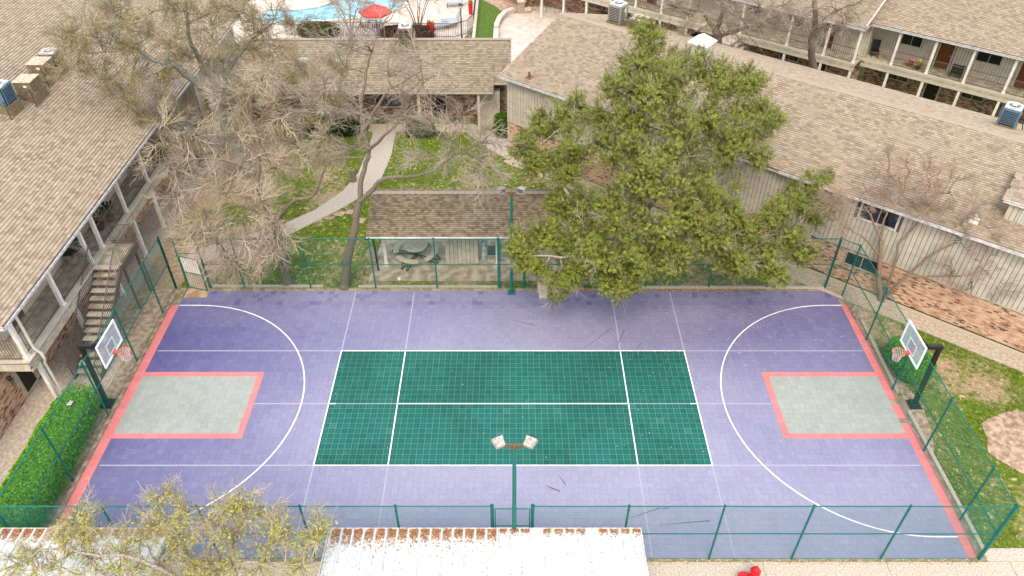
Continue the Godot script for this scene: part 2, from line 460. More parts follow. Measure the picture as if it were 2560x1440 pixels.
func wear(x: float, z: float) -> float:
	var u := clampf((x + 15.5) / 31.0, 0, 0.9999) * 8; var w := clampf((z + 27.6) / 13.8, 0, 0.9999) * 5
	var i := int(u); var j := int(w)
	return lerpf(lerpf(WEAR[j][i], WEAR[j][i + 1], u - i), lerpf(WEAR[j + 1][i], WEAR[j + 1][i + 1], u - i), w - j)
func make_court():
	var base := MB.new()
	base.poly(PackedVector2Array([Vector2(-15.95, -27.2), Vector2(-14.45, -27.2), Vector2(-14.45, -27.98), Vector2(15.0, -27.86), Vector2(15.7, -27.3), Vector2(15.95, -13.66), Vector2(-16.02, -13.66)]), 0.004, 0.03)
	no_grass.append(PackedVector2Array([Vector2(-16.1, -27.95), Vector2(15.0, -27.95), Vector2(15.9, -27.3), Vector2(15.95, -13.6), Vector2(-16.1, -13.6)]))
	var court := structure(base, "sport_court", M.dark_concrete)
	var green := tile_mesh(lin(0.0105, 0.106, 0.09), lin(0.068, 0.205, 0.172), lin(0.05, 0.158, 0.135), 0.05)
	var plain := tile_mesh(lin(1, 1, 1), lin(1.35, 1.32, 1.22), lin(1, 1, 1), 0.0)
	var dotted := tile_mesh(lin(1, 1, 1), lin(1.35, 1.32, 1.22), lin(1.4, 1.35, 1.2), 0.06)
	var nz := FastNoiseLite.new(); nz.seed = 5; nz.frequency = 0.22; nz.fractal_octaves = 3
	var nf := FastNoiseLite.new(); nf.seed = 9; nf.frequency = 0.9
	var gx := []; var gc := []; var px := []; var pc := []; var dx := []; var dc := []
	var tones := []
	for k in 5:
		var m: StandardMaterial3D = M.tile.duplicate()
		var tn := minf(0.74 + 0.09 * k, 1.0)
		m.albedo_color = Color(tn, tn, tn).linear_to_srgb()
		tones.append(m)
	var nsingle := 0
	for j in range(38, -17, -1):           # rows, nearest first; 0..23 hold the green court
		for i in range(-33, 91):           # columns; 0..58 hold the green court
			var x := -7.47 + (i + 0.5) * T; var z := -23.64 + (j + 0.5) * T
			if x < -14.45 and z < -27.2: continue
			if x + (-27.9 - z) * -1.3 > 16.0 + 0.0 and z < -27.2 and x > 15.1: continue
			var in_green := i >= 0 and i < 59 and j >= 0 and j < 24
			var n1 := nz.get_noise_2d(x, z); var n2 := nf.get_noise_2d(x * 3.1, z * 3.1)
			var xf := Transform3D(Basis(Vector3.UP, 0).rotated(Vector3.RIGHT, rf(-0.004, 0.004)), Vector3(x, 0.004 + rf(0, 0.0012), z))
			if in_green:
				if rng.randf() < 0.14 + 0.25 * clampf(n1 * 2, 0, 1) and j > 11: n2 += 0.5
				var k := clampi(int(2.0 + n1 * 2.2 + n2 * 1.6 + rf(-0.6, 0.6)), 0, 4)
				if nsingle < 300 and j < 24:
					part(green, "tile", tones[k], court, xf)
					nsingle += 1
				else:
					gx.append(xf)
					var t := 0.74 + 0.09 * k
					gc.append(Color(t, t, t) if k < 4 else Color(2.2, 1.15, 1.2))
				continue
			var in_key := (j >= 5 and j < 19) and ((i < -12) or (i >= 71))
			var key_edge := in_key and (j == 5 or j == 18 or i == -13 or i == 71)
			if in_key and not key_edge and i > -33 and i < 90:
				px.append(xf)
				var t := rf(0.93, 1.04) + n1 * 0.08
				pc.append(Color(0.285, 0.305, 0.285) * t)
			elif key_edge or ((i == -33 or i == 90) and z > -26.6):
				if i == 90 and (j == 11 or j == 15): continue      # lost tiles
				px.append(xf)
				var t := rf(0.92, 1.05) + n1 * 0.1
				if i == -33 or i == 90:
					px[-1].basis = px[-1].basis.scaled(Vector3(1.5, 1, 1)); px[-1].origin.x += (0.06 if i == 90 else -0.06)
				pc.append(Color(0.60, 0.185, 0.185) * t)
			else:
				if i == -33 or i == 90: continue
				var w := clampf(wear(x, z) + n1 * 0.12 + n2 * 0.07 + rf(-0.05, 0.05), 0, 1)
				if j < -12 and rng.randf() < 0.10: w = clampf(w - 0.25, 0.0, 1)
				if j == -13 or (j == -12 and rng.randf() < 0.4): w *= 0.82
				var c := Color(0.085, 0.077, 0.205).lerp(Color(0.275, 0.266, 0.365), w)
				if j < -4 and x < 4 and rng.randf() < 0.8:
					dx.append(xf); dc.append(c)
				else:
					px.append(xf); pc.append(c)
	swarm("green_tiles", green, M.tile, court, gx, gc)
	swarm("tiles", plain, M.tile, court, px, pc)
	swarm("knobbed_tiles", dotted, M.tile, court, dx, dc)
	# painted lines
	var X0 := -7.47; var X1 := 7.49; var Z0 := -23.64; var Z1 := -17.55; var ZC := -20.6; var S0 := X0 + 11 * T; var S1 := X1 - 11 * T
	var y := 0.0245
	var line := func(x0: float, z0: float, x1: float, z1: float, m: Material, w: float, yy: float):
		var b := MB.new()
		if absf(x1 - x0) > absf(z1 - z0): b.poly(PackedVector2Array(rect(x0, z0 - w / 2, x1, z0 + w / 2)), yy)
		else: b.poly(PackedVector2Array(rect(x0 - w / 2, z0, x0 + w / 2, z1)), yy)
		part(b, "court_line", m, court)
	var W: Material = M.white_line; var FD: Material = M.faded_line
	line.call(X0 - 0.025, Z0, X1 + 0.025, Z0, W, 0.05, y); line.call(X0 - 0.025, Z1, X1 + 0.025, Z1, W, 0.05, y)
	for x in [X0, X1, S0, S1]: line.call(x, Z0 + 0.026, x, Z1 - 0.026, W, 0.05, y)
	line.call(S0 + 0.026, ZC, S1 - 0.026, ZC, W, 0.05, y)
	line.call(X0 + 0.026, ZC, X0 + 0.29, ZC, W, 0.05, y); line.call(X1 - 0.29, ZC, X1 - 0.026, ZC, W, 0.05, y)
	for x in [X0, X1, S0, S1]:
		line.call(x, -27.6, x, Z0 - 0.03, FD, 0.055, 0.022); line.call(x, Z1 + 0.03, x, -13.8, FD, 0.055, 0.022)
	for z in [Z0, Z1]:
		line.call(-15.5, z, X0 - 0.03, z, FD, 0.055, 0.0225); line.call(X1 + 0.03, z, 15.3, z, FD, 0.055, 0.0225)
	line.call(-10.5, ZC, X0 - 0.03, ZC, FD, 0.055, 0.0225); line.call(X1 + 0.03, ZC, 10.5, ZC, FD, 0.055, 0.0225)
	line.call(X0 + 0.3, ZC, S0 - 0.03, ZC, FD, 0.04, 0.0225); line.call(S1 + 0.03, ZC, X1 - 0.3, ZC, FD, 0.04, 0.0225)
	for sgn in [-1.0, 1.0]:
		var cx: float = 14.63 * sgn; var xe: float = -15.56 if sgn < 0 else 15.34
		var b := MB.new()
		var pts := []
		pts.append(Vector2(xe, ZC - 6.05))
		for k in 49:
			var t := -PI / 2 + PI * k / 48
			pts.append(Vector2(cx - sgn * 6.05 * cos(t), ZC + 6.05 * sin(t)))
		pts.append(Vector2(xe, ZC + 6.05))
		for k in pts.size() - 1:
			var p: Vector2 = pts[k]; var q: Vector2 = pts[k + 1]
			var d := (q - p).normalized().orthogonal() * 0.026
			b.quad(Vector3(p.x + d.x, 0.026, p.y + d.y), Vector3(p.x - d.x, 0.026, p.y - d.y), Vector3(q.x - d.x, 0.026, q.y - d.y), Vector3(q.x + d.x, 0.026, q.y + d.y))
		part(b, "court_line", W, court)
	# rubber scuffs left on the tiles
	for s in [[1460, 872, 1530, 820], [1540, 870, 1562, 825], [1280, 800, 1335, 812], [1575, 1295, 1650, 1270], [1650, 1272, 1672, 1270], [1650, 1312, 1775, 1302], [1592, 872, 1603, 858], [1366, 1214, 1400, 1228], [1398, 1190, 1414, 1212]]:
		var p := on_y(s[0], s[1], 0.02); var q := on_y(s[2], s[3], 0.02)
		var b := MB.new()
		var d := (q - p).cross(Vector3.UP).normalized() * 0.025
		b.quad(p + d * 0.3, p - d * 0.3, q - d, q + d)
		var o := part(b, "scuff_mark", M.scuff, court)
		o.position.y = 0.0035
	# concrete kerb round the court, in lengths
	var kerb := [[Vector2(-14.45, -28.04), Vector2(-9.1, -28.02)], [Vector2(-7.4, -28.0), Vector2(-0.7, -27.98)], [Vector2(6.2, -27.95), Vector2(15.0, -27.95)], [Vector2(15.95, -26.6), Vector2(15.85, -21.2)], [Vector2(15.9, -20.2), Vector2(15.98, -13.8)], [Vector2(-16.02, -27.0), Vector2(-16.04, -13.8)]]
	for k in kerb:
		var b := MB.new()
		b.bar(Vector3(k[0].x, 0.03, k[0].y), Vector3(k[1].x, 0.03, k[1].y), 0.14, 0.10)
		structure(b, "kerb", M.pale_concrete if k[0].x > -16 else M.dark_concrete)

# ------------------------------------------------------------------ chain link fence
func link_mesh(L: float, H: float) -> MB:
	var b := MB.new()
	var sp := 0.085; var r := 0.0029
	var k := -H
	while k < L:
		for sgn in [1, -1]:
			# x runs from k to k+H while y climbs (or falls) with it
			var x0 := maxf(k, 0.0); var x1 := minf(k + H, L)
			if x1 - x0 < 0.03: continue
			var y0 := x0 - k; var y1 := x1 - k
			if sgn < 0:
				y0 = H - y0; y1 = H - y1
			var z: float = 0.003 * sgn
			b.path([Vector3(x0, y0, z), Vector3(x1, y1, z)], [r, r], 3, false)
		k += sp
	return b
func fence_run(label: String, pts: Array, H: float, mid: float, low_gap := 0.03, skip := [], thick := []):
	var o := thing("chain_link_fence", label, "fence", Vector3(pts[0].x, 0, pts[0].y), 0, "green fence round the court")
	var org: Vector2 = pts[0]
	for i in pts.size():
		var p: Vector2 = pts[i] - org
		var r := 0.055 if (i == 0 or i == pts.size() - 1 or i in thick) else 0.036
		var b := MB.new()
		b.path([Vector3(p.x, 0, p.y), Vector3(p.x, H, p.y), Vector3(p.x, H + 0.03, p.y), Vector3(p.x, H + 0.05, p.y)], [r, r, r * 1.15, r * 0.5], 8)
		for y in [0.25, 0.9, mid, 2.1, H - 0.25]: b.path([Vector3(p.x, y, p.y), Vector3(p.x, y + 0.03, p.y)], [r + 0.008, r + 0.008], 8)
		part(b, "post", M.green_paint, o)
		if i == pts.size() - 1: break
		var q: Vector2 = pts[i + 1] - org
		var d := q - p
		if i in skip: continue
		for y in [H - 0.02, mid]:
			var rb := MB.new()
			var sag := rf(-0.03, 0.01)
			rb.path([Vector3(p.x, y, p.y), Vector3((p.x + q.x) / 2, y + sag, (p.y + q.y) / 2), Vector3(q.x, y, q.y)], [0.024, 0.024, 0.024], 6)
			part(rb, "rail", M.green_paint, o)
		var lm := link_mesh(d.length(), H - low_gap)
		lm.path([Vector3(0, 0, 0), Vector3(d.length() / 2, rf(-0.01, 0.02), 0), Vector3(d.length(), 0, 0)], [0.006, 0.006, 0.006], 4, false)
		var u := Vector3(d.x, 0, d.y).normalized()
		part(lm, "chain_link", M.wire, o, Transform3D(Basis(u, Vector3.UP, u.cross(Vector3.UP)), Vector3(p.x, low_gap, p.y) + u.cross(Vector3.UP) * 0.03))
	return o
func make_fences():
	var far := []
	for x in [-16.14, -14.5, -12.85, -9.68, -6.56, -3.61, -0.66, 0.56, 3.38, 6.37, 9.41, 12.2, 14.97]: far.append(Vector2(x, -27.92))
	fence_run("green chain link fence between the court and the small pavilion", far, 2.95, 1.45, 0.04, [0], [6, 7])
	fence_run("green chain link fence between the court and the grey siding building", [Vector2(14.97, -27.92), Vector2(15.63, -27.35), Vector2(15.69, -24.34), Vector2(15.69, -21.36), Vector2(15.69, -18.22), Vector2(15.72, -15.22), Vector2(15.68, -13.72)], 3.0, 1.5)
	fence_run("green chain link fence between the court and the long bright hedge", [Vector2(-16.14, -27.92), Vector2(-16.14, -26.12), Vector2(-16.14, -23.0), Vector2(-16.14, -19.97), Vector2(-16.16, -16.86), Vector2(-16.2, -13.72)], 3.0, 1.5)
	var near := [Vector2(-19.4, -13.74)]
	for x in [-16.2, -12.82, -9.84, -6.64, -3.66, -0.65, 0.62, 3.62, 6.6, 9.38, 12.38, 15.68]: near.append(Vector2(x, -13.74))
	fence_run("green chain link fence between the court and the white metal roofs", near, 3.05, 1.5, 0.03, [6], [1, 6, 7])
	# gate of pale boards standing ajar near the corner post
	var g := thing("court_gate", "green framed gate with pale slats in the corner of the fence", "gate", Vector3(-15.55, 0, -27.95))
	var f := MB.new()
	var gb := Basis(Vector3.UP, -0.30)
	for x in [0.05, 1.05]: f.tube(gb * Vector3(x, 0.06, 0), gb * Vector3(x, 1.95, 0), 0.03, 0.03, 8)
	for y in [0.08, 1.0, 1.93]: f.tube(gb * Vector3(0.05, y, 0), gb * Vector3(1.05, y, 0), 0.025, 0.025, 6)
	part(f, "frame", M.green_paint, g)
	for side in [Vector3(0, 0, 0), Vector3(1.07, 0, 0.02)]:
		var pp := MB.new()
		pp.tube(side, side + Vector3(0, 2.9, 0), 0.045, 0.045, 8)
		part(pp, "post", M.green_paint, g)
	for y in [2.88, 2.08]:
		var tr := MB.new()
		tr.tube(Vector3(0, y, 0), Vector3(1.07, y, 0.02), 0.024, 0.024, 6)
		part(tr, "rail", M.green_paint, g)
	for k in 7:
		var b := MB.new()
		b.box(gb * Vector3(0.16 + k * 0.13, 1.48, 0.0), Vector3(0.085, 0.84, 0.015), gb)
		part(b, "slat", M.white_paint, g)
		var b2 := MB.new()
		b2.box(gb * Vector3(0.16 + k * 0.13, 0.54, 0.0), Vector3(0.085, 0.84, 0.015), gb)
		part(b2, "slat", M.beige_dark, g)
	# walk-through frame at the middle of the near fence
	var w := thing("fence_gate", "narrow open gate frame in the fence beside the light pole", "gate", Vector3(-0.65, 0, -13.74), 0)
	var wf := MB.new()
	for x in [0.09, 1.18]: wf.tube(Vector3(x, 0.05, 0), Vector3(x, 2.9, 0), 0.02, 0.02, 6)
	for y in [1.95, 2.9]: wf.tube(Vector3(0.09, y, 0), Vector3(1.18, y, 0), 0.024, 0.024, 6)
	part(wf, "frame", M.green_paint, w)
	var wl := link_mesh(1.09, 0.95)
	part(wl, "chain_link", M.wire, w, Transform3D(Basis.IDENTITY, Vector3(0.09, 1.95, 0)))
	# the same in the far fence, behind the other light pole
	var w2: Node3D = w.duplicate()
	w2.name = numbered("fence_gate")
	add_child(w2)
	w2.position = Vector3(-0.66, 0, -27.92)
	tag(w2, "narrow gate frame in the fence in front of the pavilion")

# ------------------------------------------------------------------ court furniture
func hoop(label: String, base: Vector3, face: float, board_x: float):
	# face: +1 when the rim points to +x
	var o := thing("basketball_hoop", label, "hoop", base, 0, "basketball hoops")
	var bx := board_x - base.x
	var p := MB.new()
	p.box(Vector3(0, 0.02, 0), Vector3(0.5, 0.04, 0.5)); p.box(Vector3(0, 0.1, 0), Vector3(0.34, 0.14, 0.34))
	p.bar(Vector3(0, 0.1, 0), Vector3(face * 0.12, 3.28, 0), 0.145, 0.145)
	part(p, "pole", M.black_paint, o)
	var a := MB.new()
	a.bar(Vector3(face * 0.03, 3.28, 0), Vector3(bx - face * 0.05, 3.28, 0), 0.15, 0.15)
	a.bar(Vector3(face * 0.5, 3.3, 0), Vector3(bx - face * 0.03, 3.75, 0.35), 0.03, 0.03)
	a.bar(Vector3(face * 0.5, 3.3, 0), Vector3(bx - face * 0.03, 3.75, -0.35), 0.03, 0.03)
	a.box(Vector3(bx - face * 0.03, 3.3, 0), Vector3(0.02, 0.5, 0.5))
	part(a, "arm", M.black_paint, o)
	var bo := group_part("backboard", o, Vector3(bx, 3.42, 0))
	var gl := MB.new()
	gl.box(Vector3.ZERO, Vector3(0.012, 0.98, 1.46))
	part(gl, "pane", M.board_glass, bo)
	var fr := MB.new()
	for s in [-1, 1]:
		fr.box(Vector3(0, 0.515 * s, 0), Vector3(0.05, 0.055, 1.56))
		fr.box(Vector3(0, 0, 0.755 * s), Vector3(0.05, 0.974, 0.055))
	part(fr, "frame", M.board_frame, bo)
	var sq := MB.new()
	for s in [-1, 1]:
		sq.box(Vector3(face * 0.012, -0.12 + 0.225 * s, 0), Vector3(0.006, 0.045, 0.6))
		sq.box(Vector3(face * 0.012, -0.12, 0.28 * s), Vector3(0.006, 0.404, 0.045))
	part(sq, "shooting_square", M.board_frame, bo)
	var ri := MB.new()
	var rc := Vector3(bx + face * 0.40, 3.02, 0)
	var ring := []; var rr := []
	for k in 25:
		ring.append(rc + Vector3(cos(TAU * k / 24), 0, sin(TAU * k / 24)) * 0.235); rr.append(0.016)
	ri.path(ring, rr, 6)
	ri.bar(Vector3(bx + face * 0.02, 3.0, 0), Vector3(bx + face * 0.19, 3.0, 0), 0.14, 0.05)
	ri.box(Vector3(bx + face * 0.025, 2.97, 0), Vector3(0.012, 0.16, 0.16))
	part(ri, "rim", M.rim_orange, o)
	var ne := MB.new()
	for sgn in [1, -1]:
		for k in 12:
			var pp := []; var rad := []
			for j in 6:
				var t: float = TAU * (k + sgn * j * 0.5) / 12
				var r2 := 0.225 - 0.10 * sqrt(j / 5.0)
				pp.append(rc + Vector3(cos(t) * r2, -0.42 * j / 5.0, sin(t) * r2)); rad.append(0.008)
			ne.path(pp, rad, 3, false)
	part(ne, "net", M.net, o)
	return o
func light_pole(label: String, at: Vector3, H: float, r0: float, face: float, tilt: Array):
	var o := thing("light_pole", label, "light pole", at, 0, "floodlight poles of the court")
	var p := MB.new()
	p.path([Vector3(0, 0, 0), Vector3(0, H, 0)], [r0, r0 * 0.8], 12)
	p.box(Vector3(0, 1.1, 0), Vector3(r0 * 2.3, 0.12, r0 * 2.3)); p.box(Vector3(0, 0.02, 0), Vector3(0.36, 0.04, 0.36))
	part(p, "pole", M.green_paint, o)
	var a := MB.new()
	a.bar(Vector3(-0.42, H + 0.06, 0), Vector3(0.42, H + 0.02, 0), 0.06, 0.06)
	a.lathe(Vector3(0, H - 0.04, 0), [Vector2(r0 * 0.95, 0), Vector2(r0 * 0.95, 0.1), Vector2(0.03, 0.14), Vector2(0, 0.14)], 10)
	a.path([Vector3(-0.3, H + 0.04, 0.03), Vector3(-0.16, H - 0.07, 0.05), Vector3(0.02, H - 0.02, 0.06)], [0.012, 0.012, 0.012], 4)
	a.path([Vector3(0.3, H + 0.04, 0.03), Vector3(0.14, H - 0.08, 0.05), Vector3(0.02, H - 0.02, 0.06)], [0.012, 0.012, 0.012], 4)
	part(a, "crossarm", M.rust, o)
	for s in [-1, 1]:
		var q := group_part("floodlight", o, Vector3(0.44 * s, H + 0.12, 0))
		q.scale = Vector3.ONE * 0.82
		q.rotation = Vector3(tilt[0], s * tilt[1], 0)
		var h := MB.new()
		# wedge housing: a deep box narrowing to the back, the glass below and in front
		var w := 0.19
		var top := [Vector3(-w, 0.16, -0.19), Vector3(w, 0.16, -0.19), Vector3(w * 0.8, 0.20, 0.17), Vector3(-w * 0.8, 0.20, 0.17)]
		var bot := [Vector3(-w, -0.12, -0.21), Vector3(w, -0.12, -0.21), Vector3(w * 0.8, 0.0, 0.17), Vector3(-w * 0.8, 0.0, 0.17)]
		h.quad(top[3], top[2], top[1], top[0]); h.quad(bot[0], bot[1], bot[2], bot[3])
		for k in 4: h.quad(bot[(k + 1) % 4], bot[k], top[k], top[(k + 1) % 4])
		for k in 3: h.box(Vector3(-0.1 + 0.1 * k, 0.195, 0.0), Vector3(0.015, 0.02, 0.3))
		part(h, "housing", M.lamp_housing, q)
		var gl := MB.new()
		gl.box(Vector3(0, 0.02, -0.212), Vector3(w * 1.8, 0.22, 0.012))
		part(gl, "lens", M.glass_dark, q)
		var br := MB.new()
		br.bar(Vector3(-0.03 * s, -0.12, 0.05), Vector3(-0.1 * s, 0.02, 0.05), 0.04, 0.04)
		part(br, "bracket", M.black_paint, q)
	if face < 0: o.rotation.y = PI
	return o
func make_court_furniture():
	hoop("basketball hoop with clear backboard beside the outdoor staircase", Vector3(-16.45, 0, -20.58), 1.0, -15.2)
	hoop("basketball hoop with clear backboard in front of the rounded bush", Vector3(16.27, 0, -20.55), -1.0, 15.08)
	light_pole("tall green floodlight pole beside the fence and the white metal roof", Vector3(0.04, 0, -13.45), 6.35, 0.07, 1.0, [0.35, -0.45])
	light_pole("tall green floodlight pole at the court edge in front of the pavilion", Vector3(-0.05, 0, -27.58), 5.6, 0.068, -1.0, [0.35, 0.5])
	# white moulded bench at the edge of the court
	var o := thing("outdoor_bench", "white plastic bench with flared sides under the oak leaves", "bench", Vector3(1.85, 0.02, -27.45), 0.06)
	var b := MB.new()
	for s in [-1, 1]:
		var c := [Vector3(0.56 * s, 0, 0.28), Vector3(0.62 * s, 0, -0.28), Vector3(0.66 * s, 0.62, -0.36), Vector3(0.60 * s, 0.62, -0.08)]
		for k in 2:
			var off: Vector3 = Vector3(0.05 * s * (k * 2 - 1), 0, 0) * 0.5
			b.quad(c[0] + off, c[1] + off, c[2] + off, c[3] + off)
		for k in 4: b.bar(c[k], c[(k + 1) % 4], 0.05, 0.05)
		part(b, "side_panel", M.plastic_white, o)
		b = MB.new()
	var f := MB.new()
	f.box(Vector3(0, 0.04, 0.0), Vector3(1.12, 0.07, 0.52)); f.bar(Vector3(-0.6, 0.62, -0.3), Vector3(0.6, 0.62, -0.3), 0.06, 0.06)
	part(f, "seat", M.plastic_white, o)
	var bk := MB.new()
	bk.box(Vector3(0, 0.34, -0.31), Vector3(1.22, 0.58, 0.05), Basis(Vector3.RIGHT, -0.08))
	part(bk, "back_panel", M.plastic_white, o)
	# fallen twig on the tiles
	var tw := MB.new()
	var p0 := on_y(1366, 1214, 0.03); var p1 := on_y(1385, 1223, 0.05); var p2 := on_y(1401, 1229, 0.03)
	tw.path([Vector3.ZERO, p1 - p0, p2 - p0], [0.012, 0.01, 0.004], 5)
	var tn := part(tw, "fallen_twig", M.bark_dark)
	tn.position = p0
	tag(tn, "short dark twig lying on the purple tiles", "twig")

# ------------------------------------------------------------------ building kit (all in the building's own axes)
var leaf_card: ArrayMesh
const ROOF_TAN := [[0.41, 0.328, 0.246], [0.385, 0.303, 0.227], [0.34, 0.268, 0.197], [0.395, 0.313, 0.236], [0.435, 0.353, 0.271], [0.365, 0.283, 0.212], [0.3, 0.232, 0.172]]
const ROOF_TAUPE := [[0.36, 0.298, 0.216], [0.33, 0.268, 0.192], [0.285, 0.227, 0.163], [0.375, 0.313, 0.231], [0.305, 0.242, 0.178], [0.345, 0.283, 0.202], [0.25, 0.197, 0.142]]
const ROOF_OLIVE := [[0.275, 0.22, 0.155], [0.225, 0.175, 0.12], [0.165, 0.125, 0.085], [0.255, 0.20, 0.14], [0.30, 0.245, 0.17], [0.195, 0.15, 0.105]]
const BRICK_RED := [[0.54, 0.31, 0.195], [0.60, 0.39, 0.26], [0.47, 0.255, 0.155], [0.64, 0.46, 0.33], [0.13, 0.075, 0.05], [0.56, 0.33, 0.21], [0.40, 0.21, 0.13], [0.62, 0.42, 0.29]]
const BRICK_BROWN := [[0.43, 0.23, 0.125], [0.50, 0.30, 0.17], [0.36, 0.18, 0.095], [0.54, 0.34, 0.21], [0.075, 0.045, 0.032], [0.06, 0.038, 0.028], [0.21, 0.10, 0.058]]
func pal(p: Array) -> Color:
	var c: Array = pick(p)
	var k := rf(0.95, 1.05)
	return Color(c[0] * k, c[1] * k, c[2] * k)
func shingles(parent: Node3D, O: Vector3, U: Vector3, V: Vector3, lu: float, lv: float, palette: Array, single := 0, tab := 0.30, expo := 0.145, thick := 0.012):
	var Nn := U.cross(V).normalized()
	if Nn.y < 0: Nn = -Nn
	var dk := MB.new()
	dk.box(O + U * lu / 2 + V * lv / 2 - Nn * 0.075, Vector3(lu, 0.12, lv), Basis(U, Nn, U.cross(Nn)))
	part(dk, "roof_deck", M.roof_deck, parent)
	var tm := MB.new()
	tm.box(Vector3(0, 0, 0), Vector3(tab - 0.006, thick, expo + 0.035))
	var mesh := tm.mesh()
	var tilt := (thick) / expo
	var Vt := (V - Nn * tilt).normalized()
	var Nt := U.cross(Vt).normalized()
	if Nt.y < 0: Nt = -Nt
	var B := Basis(U, Nt, U.cross(Nt))
	var xf := []; var cols := []; var dist := []
	var rows := int(lv / expo)
	var GT := parent.global_transform
	for j in rows:
		var u: float = -tab * pick([0.0, 0.25, 0.5, 0.75])
		var last := -1
		while u < lu:
			var uu := clampf(u + tab / 2, tab * 0.25, lu - tab * 0.25)
			var p := O + U * uu + V * ((j + 0.5) * expo) + Nn * (0.004 + rf(0, 0.004))
			xf.append(Transform3D(B, p))
			cols.append(pal(palette))
			u += tab
	var keep := xf.size()
	if single > 0:
		var order := []
		for i in xf.size():
			var w: Vector3 = GT * xf[i].origin
			if seen(w): order.append([w.distance_squared_to(CAM), i])
		order.sort()
		var chosen := {}
		var tones := []
		for c in palette:
			var m: StandardMaterial3D = M.shingle.duplicate()
			m.vertex_color_use_as_albedo = false
			m.albedo_color = Color(c[0], c[1], c[2]).linear_to_srgb()
			tones.append(m)
		for k in mini(single, order.size()):
			var i: int = order[k][1]
			chosen[i] = true
			part(mesh, "shingle", pick(tones), parent, xf[i])
		var x2 := []; var c2 := []
		for i in xf.size():
			if not chosen.has(i):
				x2.append(xf[i]); c2.append(cols[i])
		xf = x2; cols = c2
	swarm("shingles", mesh, M.shingle, parent, xf, cols)
func in_hole(holes: Array, u: float, v: float, mu := 0.0, mv := 0.0) -> bool:
	for h in holes:
		if u > h[0] - mu and u < h[2] + mu and v > h[1] - mv and v < h[3] + mv: return true
	return false
func brick_wall(parent: Node3D, O: Vector3, U: Vector3, lu: float, H: float, holes := [], palette := BRICK_RED, len_ := 0.205, hi := 0.068):
	var Nn := U.cross(Vector3.UP)
	var w := MB.new()
	w.box(O + U * lu / 2 + Vector3.UP * H / 2 - Nn * 0.12, Vector3(lu, H, 0.2), Basis(U, Vector3.UP, Nn))
	part(w, "wall", M.mortar, parent)
	var bm := MB.new()
	bm.box(Vector3.ZERO, Vector3(len_ - 0.012, hi - 0.012, 0.05))
	var xf := []; var cols := []
	var B := Basis(U, Vector3.UP, Nn)
	for j in int(H / hi):
		var u := 0.0 if j % 2 == 0 else len_ / 2
		while u + len_ / 2 < lu:
			if not in_hole(holes, u + len_ / 2, (j + 0.5) * hi, 0.08, 0.02):
				xf.append(Transform3D(B, O + U * (u + len_ / 2) + Vector3.UP * ((j + 0.5) * hi) - Nn * (0.035 + rf(0, 0.005))))
				cols.append(pal(palette))
			u += len_
	swarm("bricks", bm.mesh(), M.brick, parent, xf, cols)
var wall_paint: Array = []
func siding_wall(parent: Node3D, O: Vector3, U: Vector3, lu: float, H: float, holes := [], w := 0.2, single := false):
	var Nn := U.cross(Vector3.UP)
	var B := Basis(U, Vector3.UP, Nn)
	var bk := MB.new()
	bk.box(O + U * lu / 2 + Vector3.UP * H / 2 - Nn * 0.11, Vector3(lu, H, 0.18), B)
	part(bk, "wall", M.groove, parent)
	var all := MB.new()
	var whole := MB.new()
	whole.box(Vector3.ZERO, Vector3(w - 0.022, H, 0.03), B)
	var wm := whole.mesh()
	var k := 0
	while (k + 1) * w <= lu + 0.001:
		var u := (k + 0.5) * w
		var cuts := [[0.0, H]]
		for h in holes:
			if u > h[0] - w * 0.35 and u < h[2] + w * 0.35:
				var nc := []
				for c in cuts:
					if h[1] > c[0]: nc.append([c[0], minf(c[1], h[1])])
					if h[3] < c[1]: nc.append([maxf(c[0], h[3]), c[1]])
				cuts = nc
		if cuts.size() == 1 and cuts[0][1] - cuts[0][0] > H - 0.001 and single:
			part(wm, "board", wall_paint[0] if rng.randf() < 0.6 else wall_paint[1], parent, Transform3D(Basis.IDENTITY, O + U * u + Vector3.UP * H / 2 - Nn * 0.0075))
		else:
			for c in cuts:
				if c[1] - c[0] < 0.03: continue
				var bb := MB.new()
				var tgt: MB = bb if single else all
				tgt.box(O + U * u + Vector3.UP * (c[0] + c[1]) / 2 - Nn * 0.0075, Vector3(w - 0.022, c[1] - c[0], 0.03), B)
				if single: part(bb, "board", wall_paint[0], parent)
		k += 1
	if not single: tag(part(all, "siding", wall_paint[0], parent), "", "", "", "stuff")
func window(parent: Node3D, O: Vector3, U: Vector3, u0: float, v0: float, u1: float, v1: float, fw := 0.07, fm: Material = null):
	var Nn := U.cross(Vector3.UP)
	var B := Basis(U, Vector3.UP, Nn)
	var o := group_part("window", parent, O + U * (u0 + u1) / 2 + Vector3.UP * (v0 + v1) / 2)
	var w := u1 - u0; var h := v1 - v0
	var f := MB.new()
	for s in [-1, 1]:
		f.box(Vector3.UP * s * (h / 2 + fw / 2) + Nn * 0.02, Vector3(w + fw * 2, fw, 0.08), B)
		f.box(U * s * (w / 2 + fw / 2) + Nn * 0.02, Vector3(fw, h - 0.002, 0.08), B)
	part(f, "frame", fm if fm else M.trim, o)
	var mu := MB.new()
	mu.box(Nn * 0.012, Vector3(0.035, h - 0.004, 0.03), B)
	part(mu, "mullion", M.beige, o)
	for s in [-1, 1]:
		var p := MB.new()
		p.box(U * s * (w / 4 + 0.009) - Nn * 0.008, Vector3(w / 2 - 0.018, h - 0.004, 0.008), B)
		part(p, "pane", M.glass_dark, o)
